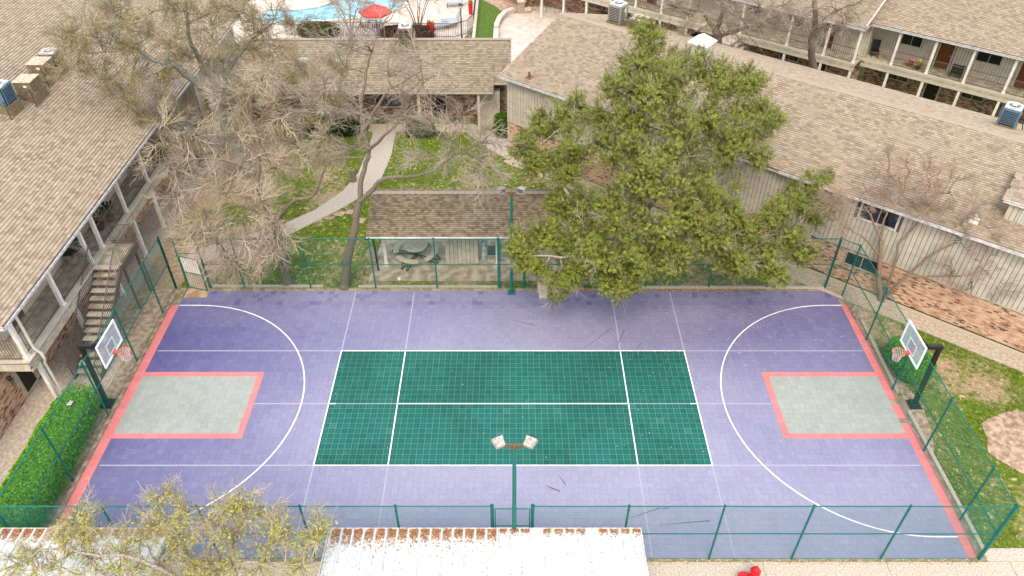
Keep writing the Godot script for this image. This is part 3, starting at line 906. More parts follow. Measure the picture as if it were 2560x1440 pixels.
func door(parent: Node3D, O: Vector3, U: Vector3, u0: float, v0: float, u1: float, v1: float, m: Material, frame: Material):
	var Nn := U.cross(Vector3.UP)
	var B := Basis(U, Vector3.UP, Nn)
	var o := group_part("door", parent, O + U * (u0 + u1) / 2 + Vector3.UP * (v0 + v1) / 2)
	var w := u1 - u0; var h := v1 - v0
	var d := MB.new()
	d.box(-Nn * 0.005, Vector3(w - 0.006, h - 0.006, 0.03), B)
	for a in [-1, 1]:
		for q in [[0.24, 0.42], [-0.26, 0.34]]:
			d.box(U * a * w * 0.22 + Vector3.UP * h * q[0] + Nn * 0.012, Vector3(w * 0.32, h * q[1], 0.012), B)
	part(d, "panel", m, o)
	var f := MB.new()
	for s in [-1, 1]: f.box(U * s * (w / 2 + 0.04) + Nn * 0.02, Vector3(0.08, h, 0.09), B)
	f.box(Vector3.UP * (h / 2 + 0.042) + Nn * 0.02, Vector3(w + 0.16, 0.08, 0.09), B)
	part(f, "frame", frame, o)
	var kn := MB.new()
	kn.tube(U * w * 0.4 + Nn * 0.01, U * w * 0.4 + Nn * 0.07, 0.03, 0.03, 8)
	part(kn, "knob", M.ac_top, o)
func post(parent: Node3D, a: Vector3, b: Vector3, w := 0.14, m: Material = null, plinth := true):
	var p := MB.new()
	p.bar(a, b, w, w)
	if plinth: p.box(a + Vector3.UP * 0.05, Vector3(w + 0.06, 0.1, w + 0.06))
	part(p, "post", m if m else M.white_paint, parent)
func railing(parent: Node3D, a: Vector3, b: Vector3, h := 0.95, step := 0.12, sub := true):
	var o := group_part("railing", parent, a)
	var d := b - a
	var fr := MB.new()
	for y in [h, 0.1]: fr.bar(Vector3.UP * y, d + Vector3.UP * y, 0.035, 0.035)
	part(fr, "rail", M.rail_paint, o)
	var n := maxi(int(d.length() / step), 1)
	var bm := MB.new()
	bm.box(Vector3.UP * (h + 0.1) / 2, Vector3(0.016, h - 0.1, 0.016))
	var mesh := bm.mesh()
	for k in range(0, n + 1): part(mesh, "baluster", M.rail_paint, o, Transform3D(Basis.IDENTITY, d * (float(k) / n)))
	return o
func gutter(parent: Node3D, a: Vector3, b: Vector3, out: Vector3, leaves := 0, m: Material = null):
	var g := MB.new()
	var U := (b - a).normalized()
	var L := (b - a).length()
	var B := Basis(U, Vector3.UP, U.cross(Vector3.UP))
	var c := (a + b) / 2
	g.box(c + out * 0.11 + Vector3.UP * -0.05, Vector3(L, 0.12, 0.012), B)
	g.box(c + out * 0.115 + Vector3.UP * 0.013, Vector3(L, 0.012, 0.035), B)
	g.box(c + out * 0.055 + Vector3.UP * -0.106, Vector3(L, 0.012, 0.098), B)
	g.box(c + out * 0.0 + Vector3.UP * -0.07, Vector3(L, 0.16, 0.012), B)
	for e in [a, b]: g.box(e + out * 0.055 + Vector3.UP * -0.05, Vector3(0.012, 0.115, 0.12), B)
	part(g, "gutter", m if m else M.gutter, parent)
	if leaves > 0:
		var xf := []; var cols := []
		for k in leaves:
			xf.append(Transform3D(facing(Vector3(rf(-1, 1), rf(0.6, 1.5), rf(-1, 1))).scaled(Vector3.ONE * rf(0.6, 1.2)), a + U * rf(0.05, L - 0.05) + out * rf(-0.05, 0.095) + Vector3.UP * rf(-0.03, 0.03)))
			cols.append(Color(0.33, 0.12, 0.07) * rf(0.5, 1.3))
		swarm("leaf_litter", leaf_card, M.litter, parent, xf, cols)
func condenser(label: String, at: Vector3, turn: float, s: Vector3, body: Material, top: Material, fan := true, curb := 0.0, slope := 0.0, group := "air conditioning units on the roofs"):
	var o := thing("air_conditioner", label, "air conditioner", at, turn, group)
	if curb > 0:
		var c := MB.new()
		# stand that meets the slope of the roof
		var x := s.x / 2 + 0.06; var z := s.z / 2 + 0.06
		var p := [Vector3(-x, slope * x - 0.02, z), Vector3(x, -slope * x - 0.02, z), Vector3(x, -slope * x - 0.02, -z), Vector3(-x, slope * x - 0.02, -z)]
		var q := [Vector3(-x, curb, z), Vector3(x, curb, z), Vector3(x, curb, -z), Vector3(-x, curb, -z)]
		for k in 4: c.quad(p[k], p[(k + 1) % 4], q[(k + 1) % 4], q[k])
		c.quad(q[0], q[1], q[2], q[3])
		part(c, "stand", M.ac_tan, o)
	var b := MB.new()
	if not fan: b.box(Vector3(0, curb + s.y / 2, 0), s - Vector3(0.04, 0, 0.04))
	if fan:
		var co := MB.new()
		co.box(Vector3(0, curb + s.y / 2, 0), s - Vector3(0.10, 0, 0.10))
		part(co, "coil", M.ac_dark, o)
		b.box(Vector3(s.x * 0.3, curb + s.y / 2, s.z / 2 - 0.02), Vector3(s.x * 0.38, s.y - 0.01, 0.05))
		b.box(Vector3(0, curb + s.y - 0.06, 0), Vector3(s.x - 0.02, 0.12, s.z - 0.02))
		for k in 9:
			b.box(Vector3(0, curb + 0.1 + (s.y - 0.2) * k / 8.0, 0), Vector3(s.x - 0.01, 0.025, s.z - 0.01))
		for a in [-1, 1]:
			for e in [-1, 1]: b.box(Vector3(a * (s.x / 2 - 0.03), curb + s.y / 2, e * (s.z / 2 - 0.03)), Vector3(0.07, s.y, 0.07))
	part(b, "body", body, o)
	var t := MB.new()
	if fan:
		t.lathe(Vector3(0, curb + s.y, 0), [Vector2(s.x * 0.66, 0), Vector2(s.x * 0.66, 0.05), Vector2(s.x * 0.60, 0.08), Vector2(s.x * 0.44, 0.08), Vector2(s.x * 0.42, 0.02)], 4, Basis(Vector3.UP, PI / 4).scaled(Vector3(1, 1, s.z / s.x)))
		t.lathe(Vector3(0, curb + s.y + 0.07, 0), [Vector2(s.x * 0.48, 0), Vector2(s.x * 0.46, 0.035), Vector2(s.x * 0.38, 0.03), Vector2(s.x * 0.37, -0.03)], 20)
	else:
		t.box(Vector3(0, curb + s.y + 0.015, 0), Vector3(s.x + 0.04, 0.03, s.z + 0.04))
	part(t, "top", top, o)
	if fan:
		var f := MB.new()
		f.lathe(Vector3(0, curb + s.y + 0.03, 0), [Vector2(s.x * 0.40, 0), Vector2(0, 0)], 20)
		part(f, "fan_well", M.ac_dark, o)
		var gr := MB.new()
		for k in 12:
			var t0 := TAU * k / 12
			gr.bar(Vector3(cos(t0) * 0.06, curb + s.y + 0.085, sin(t0) * 0.06), Vector3(cos(t0) * s.x * 0.38, curb + s.y + 0.085, sin(t0) * s.x * 0.38), 0.008, 0.008)
		gr.lathe(Vector3(0, curb + s.y + 0.08, 0), [Vector2(0.09, 0), Vector2(0.09, 0.02), Vector2(0, 0.025)], 12)
		part(gr, "fan_guard", top, o)
	var pl := MB.new()
	pl.box(Vector3(s.x * 0.15, curb + s.y * 0.66, s.z / 2 + 0.004), Vector3(s.x * 0.2, s.y * 0.2, 0.012))
	part(pl, "name_plate", M.white_paint, o)
	var pi := MB.new()
	pi.path([Vector3(s.x * 0.3, curb + 0.2, s.z / 2), Vector3(s.x * 0.5, curb + 0.1, s.z / 2 + 0.2), Vector3(s.x * 0.6, -slope * s.x * 0.6 + 0.05, s.z / 2 + 0.32)], [0.025, 0.025, 0.025], 5)
	part(pi, "pipe", M.ac_dark, o)
	return o

# ------------------------------------------------------------------ the long building with a gallery
func make_gallery_building():
	# own axes: x across (roof falls towards +x), z along; origin at the wall foot near the corner
	var o := thing("apartment_building", "two storey apartment building with tan shingle roof and gallery beside the hedge", "building", Vector3(-19.85, 0, -20.3))
	var zf := -33.0      # far end of the roof, own axes
	var slope := 0.333
	var ev := Vector3(1.72, 5.06, 0.6)
	var V := Vector3(-1, slope, 0).normalized()
	shingles(o, Vector3(1.72, 5.06, zf), Vector3(0, 0, 1), V, 0.6 - zf, 15.5, ROOF_TAN, 300, 0.215, 0.15, 0.034)
	gutter(o, Vector3(1.70, 5.02, zf + 1), Vector3(1.70, 5.02, 0.6), Vector3(1, 0, 0), 900)
	var rk := MB.new()
	rk.bar(Vector3(1.8, 5.0, 0.63), Vector3(-13, 5.0 + 14.8 * slope, 0.63), 0.03, 0.2)
	part(rk, "rake_board", M.gutter, o)
	# upper storey: siding behind the gallery
	siding_wall(o, Vector3(0.0, 2.75, -0.9), Vector3(0, 0, -1), 20, 2.3, [[0.9, 0.0, 1.75, 2.05], [6.0, 0.0, 6.9, 2.05], [2.6, 0.95, 4.2, 1.95], [9.5, 0.95, 11.0, 1.95], [13.2, 0, 14.1, 2.05]], 0.15)
	var Uo := Vector3(0, 0, -1); var Oo := Vector3(0.0, 2.75, -0.9)
	door(o, Oo, Uo, 6.0, 0.0, 6.9, 2.05, M.door_black, M.beige)
	door(o, Oo, Uo, 13.2, 0.0, 14.1, 2.05, M.door_black, M.beige)
	window(o, Oo, Uo, 9.5, 0.95, 11.0, 1.95)
	siding_wall(o, Vector3(-14, 2.75, -0.9), Vector3(1, 0, 0), 14.0, 2.3, [], 0.15)
	# lower storey in brick, running on towards the drive
	brick_wall(o, Vector3(0, 0.0, 8.0), Vector3(0, 0, -1), 28.0, 2.4, [[8.65, 0, 9.6, 2.1], [13.6, 0.9, 15.2, 2.0], [17.5, 0, 18.5, 2.1]], BRICK_RED)
	var Ul := Vector3(0, 0, -1); var Ol := Vector3(0, 0.0, 8.0)
	door(o, Ol, Ul, 8.72, 0.16, 9.52, 2.02, M.door_black, M.beige_dark)
	window(o, Ol, Ul, 13.6, 0.9, 15.2, 2.0)
	door(o, Ol, Ul, 17.5, 0.05, 18.4, 2.02, M.door_black, M.beige_dark)
	var lt := MB.new()
	lt.lathe(Vector3(0.09, 1.55, -0.25), [Vector2(0.02, -0.12), Vector2(0.07, -0.1), Vector2(0.09, 0.06), Vector2(0.03, 0.12), Vector2(0, 0.13)], 8)
	part(lt, "wall_lantern", M.iron, o)
	var np := MB.new()
	np.box(Vector3(0.01, 1.25, -0.42), Vector3(0.02, 0.16, 0.2))
	var plate := part(np, "number_plate", M.black_paint, o)
	var num := TextMesh.new()
	num.text = "117"; num.font_size = 16; num.pixel_size = 0.0075; num.depth = 0.004
	var sf_ := SystemFont.new(); sf_.font_names = PackedStringArray(["Droid Sans"]); num.font = sf_
	part(num, "number", M.white_line, plate, Transform3D(Basis(Vector3.UP, PI / 2), Vector3(0.023, 1.25, -0.42)))
	# gallery deck, its beam of grooved boards, posts and railings
	var dk := MB.new()
	dk.box2(Vector3(0.0, 2.62, -20.0), Vector3(1.42, 2.74, 0.0)); dk.box2(Vector3(-6, 2.62, -0.88), Vector3(0, 2.74, 0.0))
	part(dk, "deck", M.pad_concrete, o)
	var cp := MB.new()
	cp.box2(Vector3(1.22, 2.742, -20), Vector3(1.56, 2.80, 0.1)); cp.box2(Vector3(-6, 2.743, -0.15), Vector3(1.21, 2.802, 0.12))
	part(cp, "deck_edge", M.beige, o)
	var bk := MB.new()
	bk.box2(Vector3(1.34, 2.26, -20), Vector3(1.46, 2.62, 0.02)); bk.box2(Vector3(-6, 2.26, -0.08), Vector3(1.33, 2.61, 0.02))
	part(bk, "beam", M.groove, o)
	var bm := MB.new()
	bm.box(Vector3.ZERO, Vector3(0.03, 0.115, 0.27))
	var mesh := bm.mesh()
	for j in 3:
		for k in 72:
			var z := -0.05 - k * 0.28 - (j % 2) * 0.12
			if z < -20: continue
			part(mesh, "board", M.beige if (k * 3 + j) % 4 else M.beige_dark, o, Transform3D(Basis.IDENTITY, Vector3(1.47, 2.565 - j * 0.122, z)))
	var bm2 := MB.new()
	bm2.box(Vector3.ZERO, Vector3(0.27, 0.115, 0.03))
	var mesh2 := bm2.mesh()
	for j in 3:
		for k in 12: part(mesh2, "board", M.beige, o, Transform3D(Basis.IDENTITY, Vector3(1.28 - k * 0.28, 2.565 - j * 0.122, 0.035)))
	for z in [-0.2, -3.2, -6.0, -7.15, -9.95, -12.7, -15.4, -18.2]: post(o, Vector3(1.33, 2.8, z), Vector3(1.33, 4.97, z), 0.15)
	for z in [-0.45, -3.7, -7.1, -10.1, -12.6, -15.4, -18.2]: post(o, Vector3(1.38, 0.03, z), Vector3(1.38, 2.26, z), 0.15)
	var zs := [-0.25, -3.15, -6.0]
	for k in 2: railing(o, Vector3(1.30, 2.8, zs[k] - 0.1), Vector3(1.30, 2.8, zs[k + 1] + 0.1), 1.02, 0.115)
	zs = [-7.15, -9.9, -12.65, -15.4]
	for k in 3: railing(o, Vector3(1.30, 2.8, zs[k] - 0.1), Vector3(1.30, 2.8, zs[k + 1] + 0.1), 1.02, 0.115)
	railing(o, Vector3(1.25, 2.8, 0.0), Vector3(-3.5, 2.8, 0.0), 1.02, 0.115)
	# ceiling of the gallery
	var sf := MB.new()
	sf.box2(Vector3(0.02, 4.86, -20), Vector3(1.66, 4.90, 0.5))
	part(sf, "soffit", M.trim, o)
	# downspout on the corner posts
	var ds := MB.new()
	ds.path([Vector3(1.62, 4.95, -0.5), Vector3(1.50, 4.7, -0.5), Vector3(1.50, 3.0, -0.5), Vector3(1.68, 2.72, -0.5), Vector3(1.66, 2.35, -0.55), Vector3(1.52, 2.1, -0.6), Vector3(1.52, 0.1, -0.66), Vector3(1.64, 0.06, -0.66)], [0.055, 0.055, 0.055, 0.06, 0.06, 0.055, 0.055, 0.055], 6)
	part(ds, "downspout", M.white_paint, o)
	# end wing that closes the gallery, and the body of the house
	siding_wall(o, Vector3(0.2, 0.0, -20.0), Vector3(1, 0, 0), 1.5, 4.95, [], 0.15)
	siding_wall(o, Vector3(0.1, 0.0, -20.1), Vector3(0, 0, -1), 12.5, 4.9, [], 0.15)
	# stairs to the gallery
	var s := thing("staircase", "outdoor staircase with open treads climbing to the gallery", "staircase", Vector3(-17.78, 0.03, -22.1), 0)
	var rise := 2.71; var n := 14; var run := 4.15
	for k in n:
		var b := MB.new()
		var y := rise * (k + 1) / n - 0.02
		b.box(Vector3(0, y, -run * (k + 0.5) / n), Vector3(1.02, 0.05, 0.28))
		part(b, "tread", M.bench_tan if k % 3 == 1 else M.pad_concrete, s)
	for e in [-1, 1]:
		var b := MB.new()
		b.bar(Vector3(0.55 * e, 0.02, 0.1), Vector3(0.55 * e, rise - 0.06, -run), 0.05, 0.22)
		part(b, "stringer", M.rail_paint, s)
		var hr := group_part("railing", s)
		var fr := MB.new()
		fr.bar(Vector3(0.55 * e, 0.95, 0.15), Vector3(0.55 * e, rise + 1.0, -run), 0.035, 0.035)
		fr.bar(Vector3(0.55 * e, 0.0, 0.15), Vector3(0.55 * e, 0.97, 0.15), 0.035, 0.035)
		part(fr, "rail", M.rail_paint, hr)
		var bl := MB.new()
		bl.box(Vector3.UP * 0.47, Vector3(0.016, 0.9, 0.016))
		var blm := bl.mesh()
		for k in 34: part(blm, "baluster", M.rail_paint, hr, Transform3D(Basis.IDENTITY, Vector3(0.55 * e, 0.08 + rise * k / 34.0, -run * k / 34.0)))
	var ld := MB.new()
	ld.box2(Vector3(-0.56, 2.55, -5.75), Vector3(0.56, 2.70, -run - 0.02))
	part(ld, "landing", M.pad_concrete, s)
	var lb := MB.new()
	lb.box2(Vector3(0.565, 2.4, -5.75), Vector3(0.62, 2.72, -run))
	lb.box2(Vector3(-0.56, 2.4, -5.81), Vector3(0.62, 2.72, -5.755))
	part(lb, "landing_beam", M.rail_paint, s)
	railing(s, Vector3(0.6, 2.72, -run), Vector3(0.6, 2.72, -5.78), 1.0, 0.115)
	railing(s, Vector3(-0.5, 2.72, -5.78), Vector3(0.55, 2.72, -5.78), 1.0, 0.115)
	for p in [Vector3(0.5, 0, -5.6), Vector3(0.5, 0, -4.3)]:
		var q := MB.new()
		q.bar(p, p + Vector3.UP * 2.5, 0.09, 0.09)
		part(q, "post", M.rail_paint, s)
	# units standing on the roof, where the photograph shows them
	var N := V.cross(Vector3(0, 0, -1)).normalized()
	if N.y < 0: N = -N
	var P0 := Vector3(-18.13, 5.06, -20)
	var u := on_plane(20, 275, P0, N)
	condenser("blue grey condenser with round fan on a tan roof stand", u, 0, Vector3(0.85, 0.85, 0.85), M.ac_blue, M.ac_top, true, 0.4, slope)
	u = on_plane(84, 243, P0, N)
	condenser("tan box unit on the shingle roof right beside the blue condenser", u, 0, Vector3(0.85, 0.55, 0.95), M.ac_tan, M.ac_tan_top, false, 0.4, slope)
	u = on_plane(116, 198, P0, N)
	condenser("tan box unit on the shingle roof half under the oak branches", u, 0, Vector3(0.85, 0.55, 0.95), M.ac_tan, M.ac_tan_top, false, 0.4, slope)
	u = on_plane(140, 172, P0, N)
	condenser("small pale round-topped unit on the shingle roof behind the tan boxes", u, 0, Vector3(0.75, 0.55, 0.75), M.ac_tan, M.ac_top, true, 0.35, slope)
	# plants kept on the gallery
	potted_plant("leafy plant in a pale green pot on the gallery floor", Vector3(-19.35, 2.76, -26.4), M.clay_pale, 0.24, 0.5, Color(0.03, 0.07, 0.02))
	potted_plant("larger leafy plant in a cream pot on the gallery floor", Vector3(-19.4, 2.76, -27.1), M.beige, 0.3, 0.9, Color(0.035, 0.075, 0.02))
	potted_plant("dark bushy potted plant behind the gallery railing", Vector3(-19.2, 2.76, -28.9), M.iron, 0.22, 1.5, Color(0.02, 0.04, 0.015))
	potted_plant("low dark potted plant beside the bushy one on the gallery", Vector3(-19.0, 2.76, -29.6), M.terracotta, 0.2, 0.9, Color(0.03, 0.055, 0.02))
func potted_plant(label: String, at: Vector3, m: Material, r: float, h: float, c: Color, spiky := false):
	var o := thing("potted_plant", label, "plant", at, 0, "pot plants")
	var p := MB.new()
	p.lathe(Vector3.ZERO, [Vector2(0, 0), Vector2(r * 0.65, 0), Vector2(r, r * 1.5), Vector2(r * 1.08, r * 1.55), Vector2(r * 0.9, r * 1.5), Vector2(0, r * 1.4)], 14)
	part(p, "pot", m, o)
	var l := MB.new()
	for k in 60:
		l.col = c * rf(0.7, 1.7)
		var d := Vector3(rf(-1, 1), rf(0.3, 1.6), rf(-1, 1)).normalized()
		var e := Vector3(0, r * 1.5, 0) + d * h * rf(0.3, 0.75)
		var x := d.cross(Vector3.UP).normalized() * rf(0.03, 0.07)
		l.quad(e - d * 0.12, e - x, e + d * 0.14 - Vector3.UP * 0.03, e + x)
		if k % 5 == 0: l.path([Vector3(0, r * 1.4, 0), e], [0.008, 0.004], 3, false)
	part(l, "leaves", M.leaf, o)
	return o

# ------------------------------------------------------------------ the oblique building with grey siding
func make_siding_building():
	var a := deg_to_rad(ANG)
	var p := st(0, -32.2)
	var o := thing("apartment_building", "long building with grey siding over brick and a taupe shingle roof", "building", Vector3(p.x, 0, p.y), -a)
	var X := Vector3(1, 0, 0)
	var k := 0.311
	shingles(o, Vector3(-26.0, 4.85, 0.35), X, Vector3(0, k, -1).normalized(), 35.5, 6.23, ROOF_TAN, 300, 0.21, 0.14, 0.03)
	shingles(o, Vector3(-26.0, 4.85, -11.55), X, Vector3(0, k, 1).normalized(), 35.5, 6.23, ROOF_TAN, 0, 0.21, 0.14, 0.03)
	var cap := MB.new()
	for s in [-1, 1]: cap.box(Vector3(-8.25, 6.715 - 0.045 * 0.5, -5.6 + s * 0.09), Vector3(35.5, 0.02, 0.2), Basis(Vector3.RIGHT, s * 0.30))
	part(cap, "ridge_cap", M.ridge_cap, o)
	var wy := 1.95
	brick_wall(o, Vector3(-25.7, 0.1, 0.035), X, 35, wy - 0.1, [[20.5, 1.03, 21.95, 1.7]], BRICK_RED, 0.215, 0.07)
	window(o, Vector3(-25.7, 0, 0.035), X, 20.5, 1.13, 21.95, 1.80, 0.03, M.beige_dark)
	siding_wall(o, Vector3(-25.7, wy, 0.045), X, 35, 4.8 - wy, [[20.35, 3.62 - wy, 22.1, 4.66 - wy]], 0.2, true)
	window(o, Vector3(-25.7, 0, 0.045), X, 20.45, 3.74, 22.0, 4.6, 0.09)
	var fl := MB.new()
	fl.box2(Vector3(-25.7, wy - 0.012, 0.037), Vector3(9.3, wy + 0.03, 0.075))
	part(fl, "sill_course", M.beige_dark, o)
	# end wall and rakes
	siding_wall(o, Vector3(-25.7, 0.0, -11.2), Vector3(0, 0, 1), 11.2, 4.8, [], 0.2)
	var ga := MB.new()
	ga.tri(Vector3(-25.72, 4.8, 0.1), Vector3(-25.72, 6.6, -5.6), Vector3(-25.72, 4.8, -11.3))
	part(ga, "gable", M.siding, o)
	var rk := MB.new()
	rk.bar(Vector3(-26.02, 4.78, 0.4), Vector3(-26.02, 6.63, -5.6), 0.03, 0.16); rk.bar(Vector3(-26.02, 6.63, -5.6), Vector3(-26.02, 4.78, -11.6), 0.03, 0.16)
	part(rk, "rake_board", M.gutter, o)
	gutter(o, Vector3(-26.0, 4.83, 0.34), Vector3(-21.3, 4.83, 0.34), Vector3(0, 0, 1), 30)
	gutter(o, Vector3(-9.2, 4.83, 0.34), Vector3(9.5, 4.83, 0.34), Vector3(0, 0, 1), 160)
	var fa := MB.new()
	fa.box2(Vector3(-26.0, 4.66, 0.30), Vector3(9.5, 4.80, 0.33))
	part(fa, "fascia", M.beige, o)
	var so := MB.new()
	so.box2(Vector3(-25.9, 4.70, 0.06), Vector3(9.4, 4.72, 0.295))
	part(so, "soffit", M.beige, o)
	# dormer with a white louvre
	var d := group_part("dormer", o, Vector3(-0.1, 5.2, -1.0))
	siding_wall(d, Vector3(0, 0.0, 0), X, 2.2, 0.9, [], 0.2)
	var ch := MB.new()
	ch.quad(Vector3(0, 0, -0.2), Vector3(0, 0, 0), Vector3(0, 0.9, 0), Vector3(0, 0.9, -2.6))
	part(ch, "cheek", M.siding, d)
	var fr := MB.new()
	fr.box(Vector3(1.1, 0.93, 0.14), Vector3(2.7, 0.13, 0.04))
	part(fr, "fascia", M.trim, d)
	var lv := MB.new()
	for i in 9: lv.box(Vector3(1.25, 0.12 + i * 0.075, 0.035), Vector3(1.3, 0.05, 0.03), Basis(Vector3.RIGHT, 0.5))
	for s in [-1, 1]: lv.box(Vector3(1.25 + s * 0.68, 0.42, 0.03), Vector3(0.07, 0.76, 0.05))
	part(lv, "louvre", M.trim, d)
	shingles(d, Vector3(-0.25, 0.97, 0.16), X, Vector3(0, 0.10, -1).normalized(), 2.7, 2.7, ROOF_TAN)
	# small pipes through the roof
	for q in [[-24.25, -0.15, 0.05, M.rust, 0.35, "short rusty vent pipe"], [-1.0, -0.4, 0.045, M.white_paint, 0.3, "short white vent pipe"]]:
		var vp := MB.new()
		var y: float = 4.86 + k * (0.35 - q[1])
		vp.box(Vector3(q[0], y + 0.02, q[1]), Vector3(0.36, 0.02, 0.36), Basis(Vector3.RIGHT, 0.30))
		vp.tube(Vector3(q[0], y, q[1]), Vector3(q[0], y + q[4], q[1]), q[2] * 1.3, q[2] * 1.2, 8)
		tag(part(vp, "vent_pipe", q[3], o), q[5])
	# white cupola behind the tree
	var cu := group_part("cupola", o, Vector3(-16.5, 6.5, -5.2))
	var cb := MB.new()
	cb.box(Vector3(0, 0.45, 0), Vector3(0.8, 0.9, 0.8)); cb.lathe(Vector3(0, 0.9, 0), [Vector2(0.85, 0), Vector2(0.85, 0.06), Vector2(0.0, 0.5)], 4, Basis(Vector3.UP, PI / 4))
	for i in 5: cb.box(Vector3(0, 0.2 + i * 0.12, 0.41), Vector3(0.5, 0.05, 0.03))
	part(cb, "turret", M.white_paint, cu)
	# condensers behind the ridge
	var gN := o.global_transform.basis * Vector3(0, 1, -k).normalized()
	var gP := o.global_transform * Vector3(0, 6.7, -5.6)
	condenser("blue condenser with round fan on the roof behind the ridge", on_plane(2513, 318, gP, gN), -a + PI / 2, Vector3(0.78, 0.85, 0.78), M.ac_blue, M.ac_top, true, 0.22, k)
	condenser("grey condenser with pale lid beside the spiky yucca", on_plane(1543, 62, gP, gN), -a + PI / 2, Vector3(0.85, 0.95, 0.85), M.ac_grey, M.ac_top, true, 0.3, k)
	condenser("old brown condenser with rusty fan beside the grey one", on_plane(1597, 78, gP, gN), -a + PI / 2, Vector3(0.95, 0.65, 0.95), M.ac_tan, M.ac_tan_top, true, 0.1, k)

# ------------------------------------------------------------------ the far gallery building
func far_section(o: Node3D, x0: float, x1: float, wz: float, ez: float, posts: Array, up: Array, lo: Array):
	var X := Vector3(1, 0, 0)
	var L := x1 - x0
	var hu := []; var hl := []
	for w in up: hu.append([w[0] - x0, w[1] - 2.75, w[2] - x0, w[3] - 2.75])
	for w in lo: hl.append([w[0] - x0, w[1], w[2] - x0, w[3]])
	siding_wall(o, Vector3(x0, 2.75, wz), X, L, 2.3, hu, 0.18)
	brick_wall(o, Vector3(x0, 0, wz + 0.01), X, L, 2.4, hl, BRICK_BROWN)
	for w in up:
		if w[4] == 0: window(o, Vector3(0, 0, wz), X, w[0], w[1], w[2], w[3], 0.09)
		else: door(o, Vector3(0, 0, wz), X, w[0], w[1], w[2], w[3], M.door_brown, M.trim)
	for w in lo:
		if w[4] == 0: window(o, Vector3(0, 0, wz + 0.01), X, w[0], w[1], w[2], w[3], 0.04, M.beige)
		else: door(o, Vector3(0, 0, wz + 0.01), X, w[0], w[1], w[2], w[3], M.door_black, M.beige)
	var dk := MB.new()
	dk.box2(Vector3(x0, 2.58, wz + 0.02), Vector3(x1, 2.72, ez))
	part(dk, "deck", M.pad_concrete, o)
	var be := MB.new()
	be.box2(Vector3(x0, 2.26, ez + 0.002), Vector3(x1, 2.5, ez + 0.08)); be.box2(Vector3(x0, 2.62, ez + 0.003), Vector3(x1, 2.78, ez + 0.12))
	part(be, "beam", M.beige, o)
	var bm := MB.new()
	bm.box(Vector3.ZERO, Vector3(0.24, 0.11, 0.03))
	var mesh := bm.mesh()
	var n := 0
	while (n + 1) * 0.25 < L and n < 120:
		part(mesh, "board", M.beige if n % 3 else M.beige_dark, o, Transform3D(Basis.IDENTITY, Vector3(x1 - 0.125 - n * 0.25, 2.56, ez + 0.085)))
		n += 1
	for x in posts:
		post(o, Vector3(x, 2.78, ez - 0.02), Vector3(x, 5.0, ez - 0.02), 0.14)
		post(o, Vector3(x, 0, ez - 0.02), Vector3(x, 2.26, ez - 0.02), 0.15)
	for k in posts.size() - 1:
		if absf(posts[k + 1] - posts[k]) < 3.6: railing(o, Vector3(posts[k] + 0.1, 2.74, ez - 0.03), Vector3(posts[k + 1] - 0.1, 2.74, ez - 0.03), 0.95, 0.13)
	gutter(o, Vector3(x0, 5.1, ez + 0.12), Vector3(x1, 5.1, ez + 0.12), Vector3(0, 0, 1))
	shingles(o, Vector3(x0, 5.14, ez + 0.12), X, Vector3(0, 0.333, -1).normalized(), L, 12, ROOF_TAN, 0, 0.22, 0.15, 0.03)
	var so := MB.new()
	so.box2(Vector3(x0, 4.92, wz + 0.02), Vector3(x1, 4.95, ez + 0.1))
	part(so, "soffit", M.beige, o)
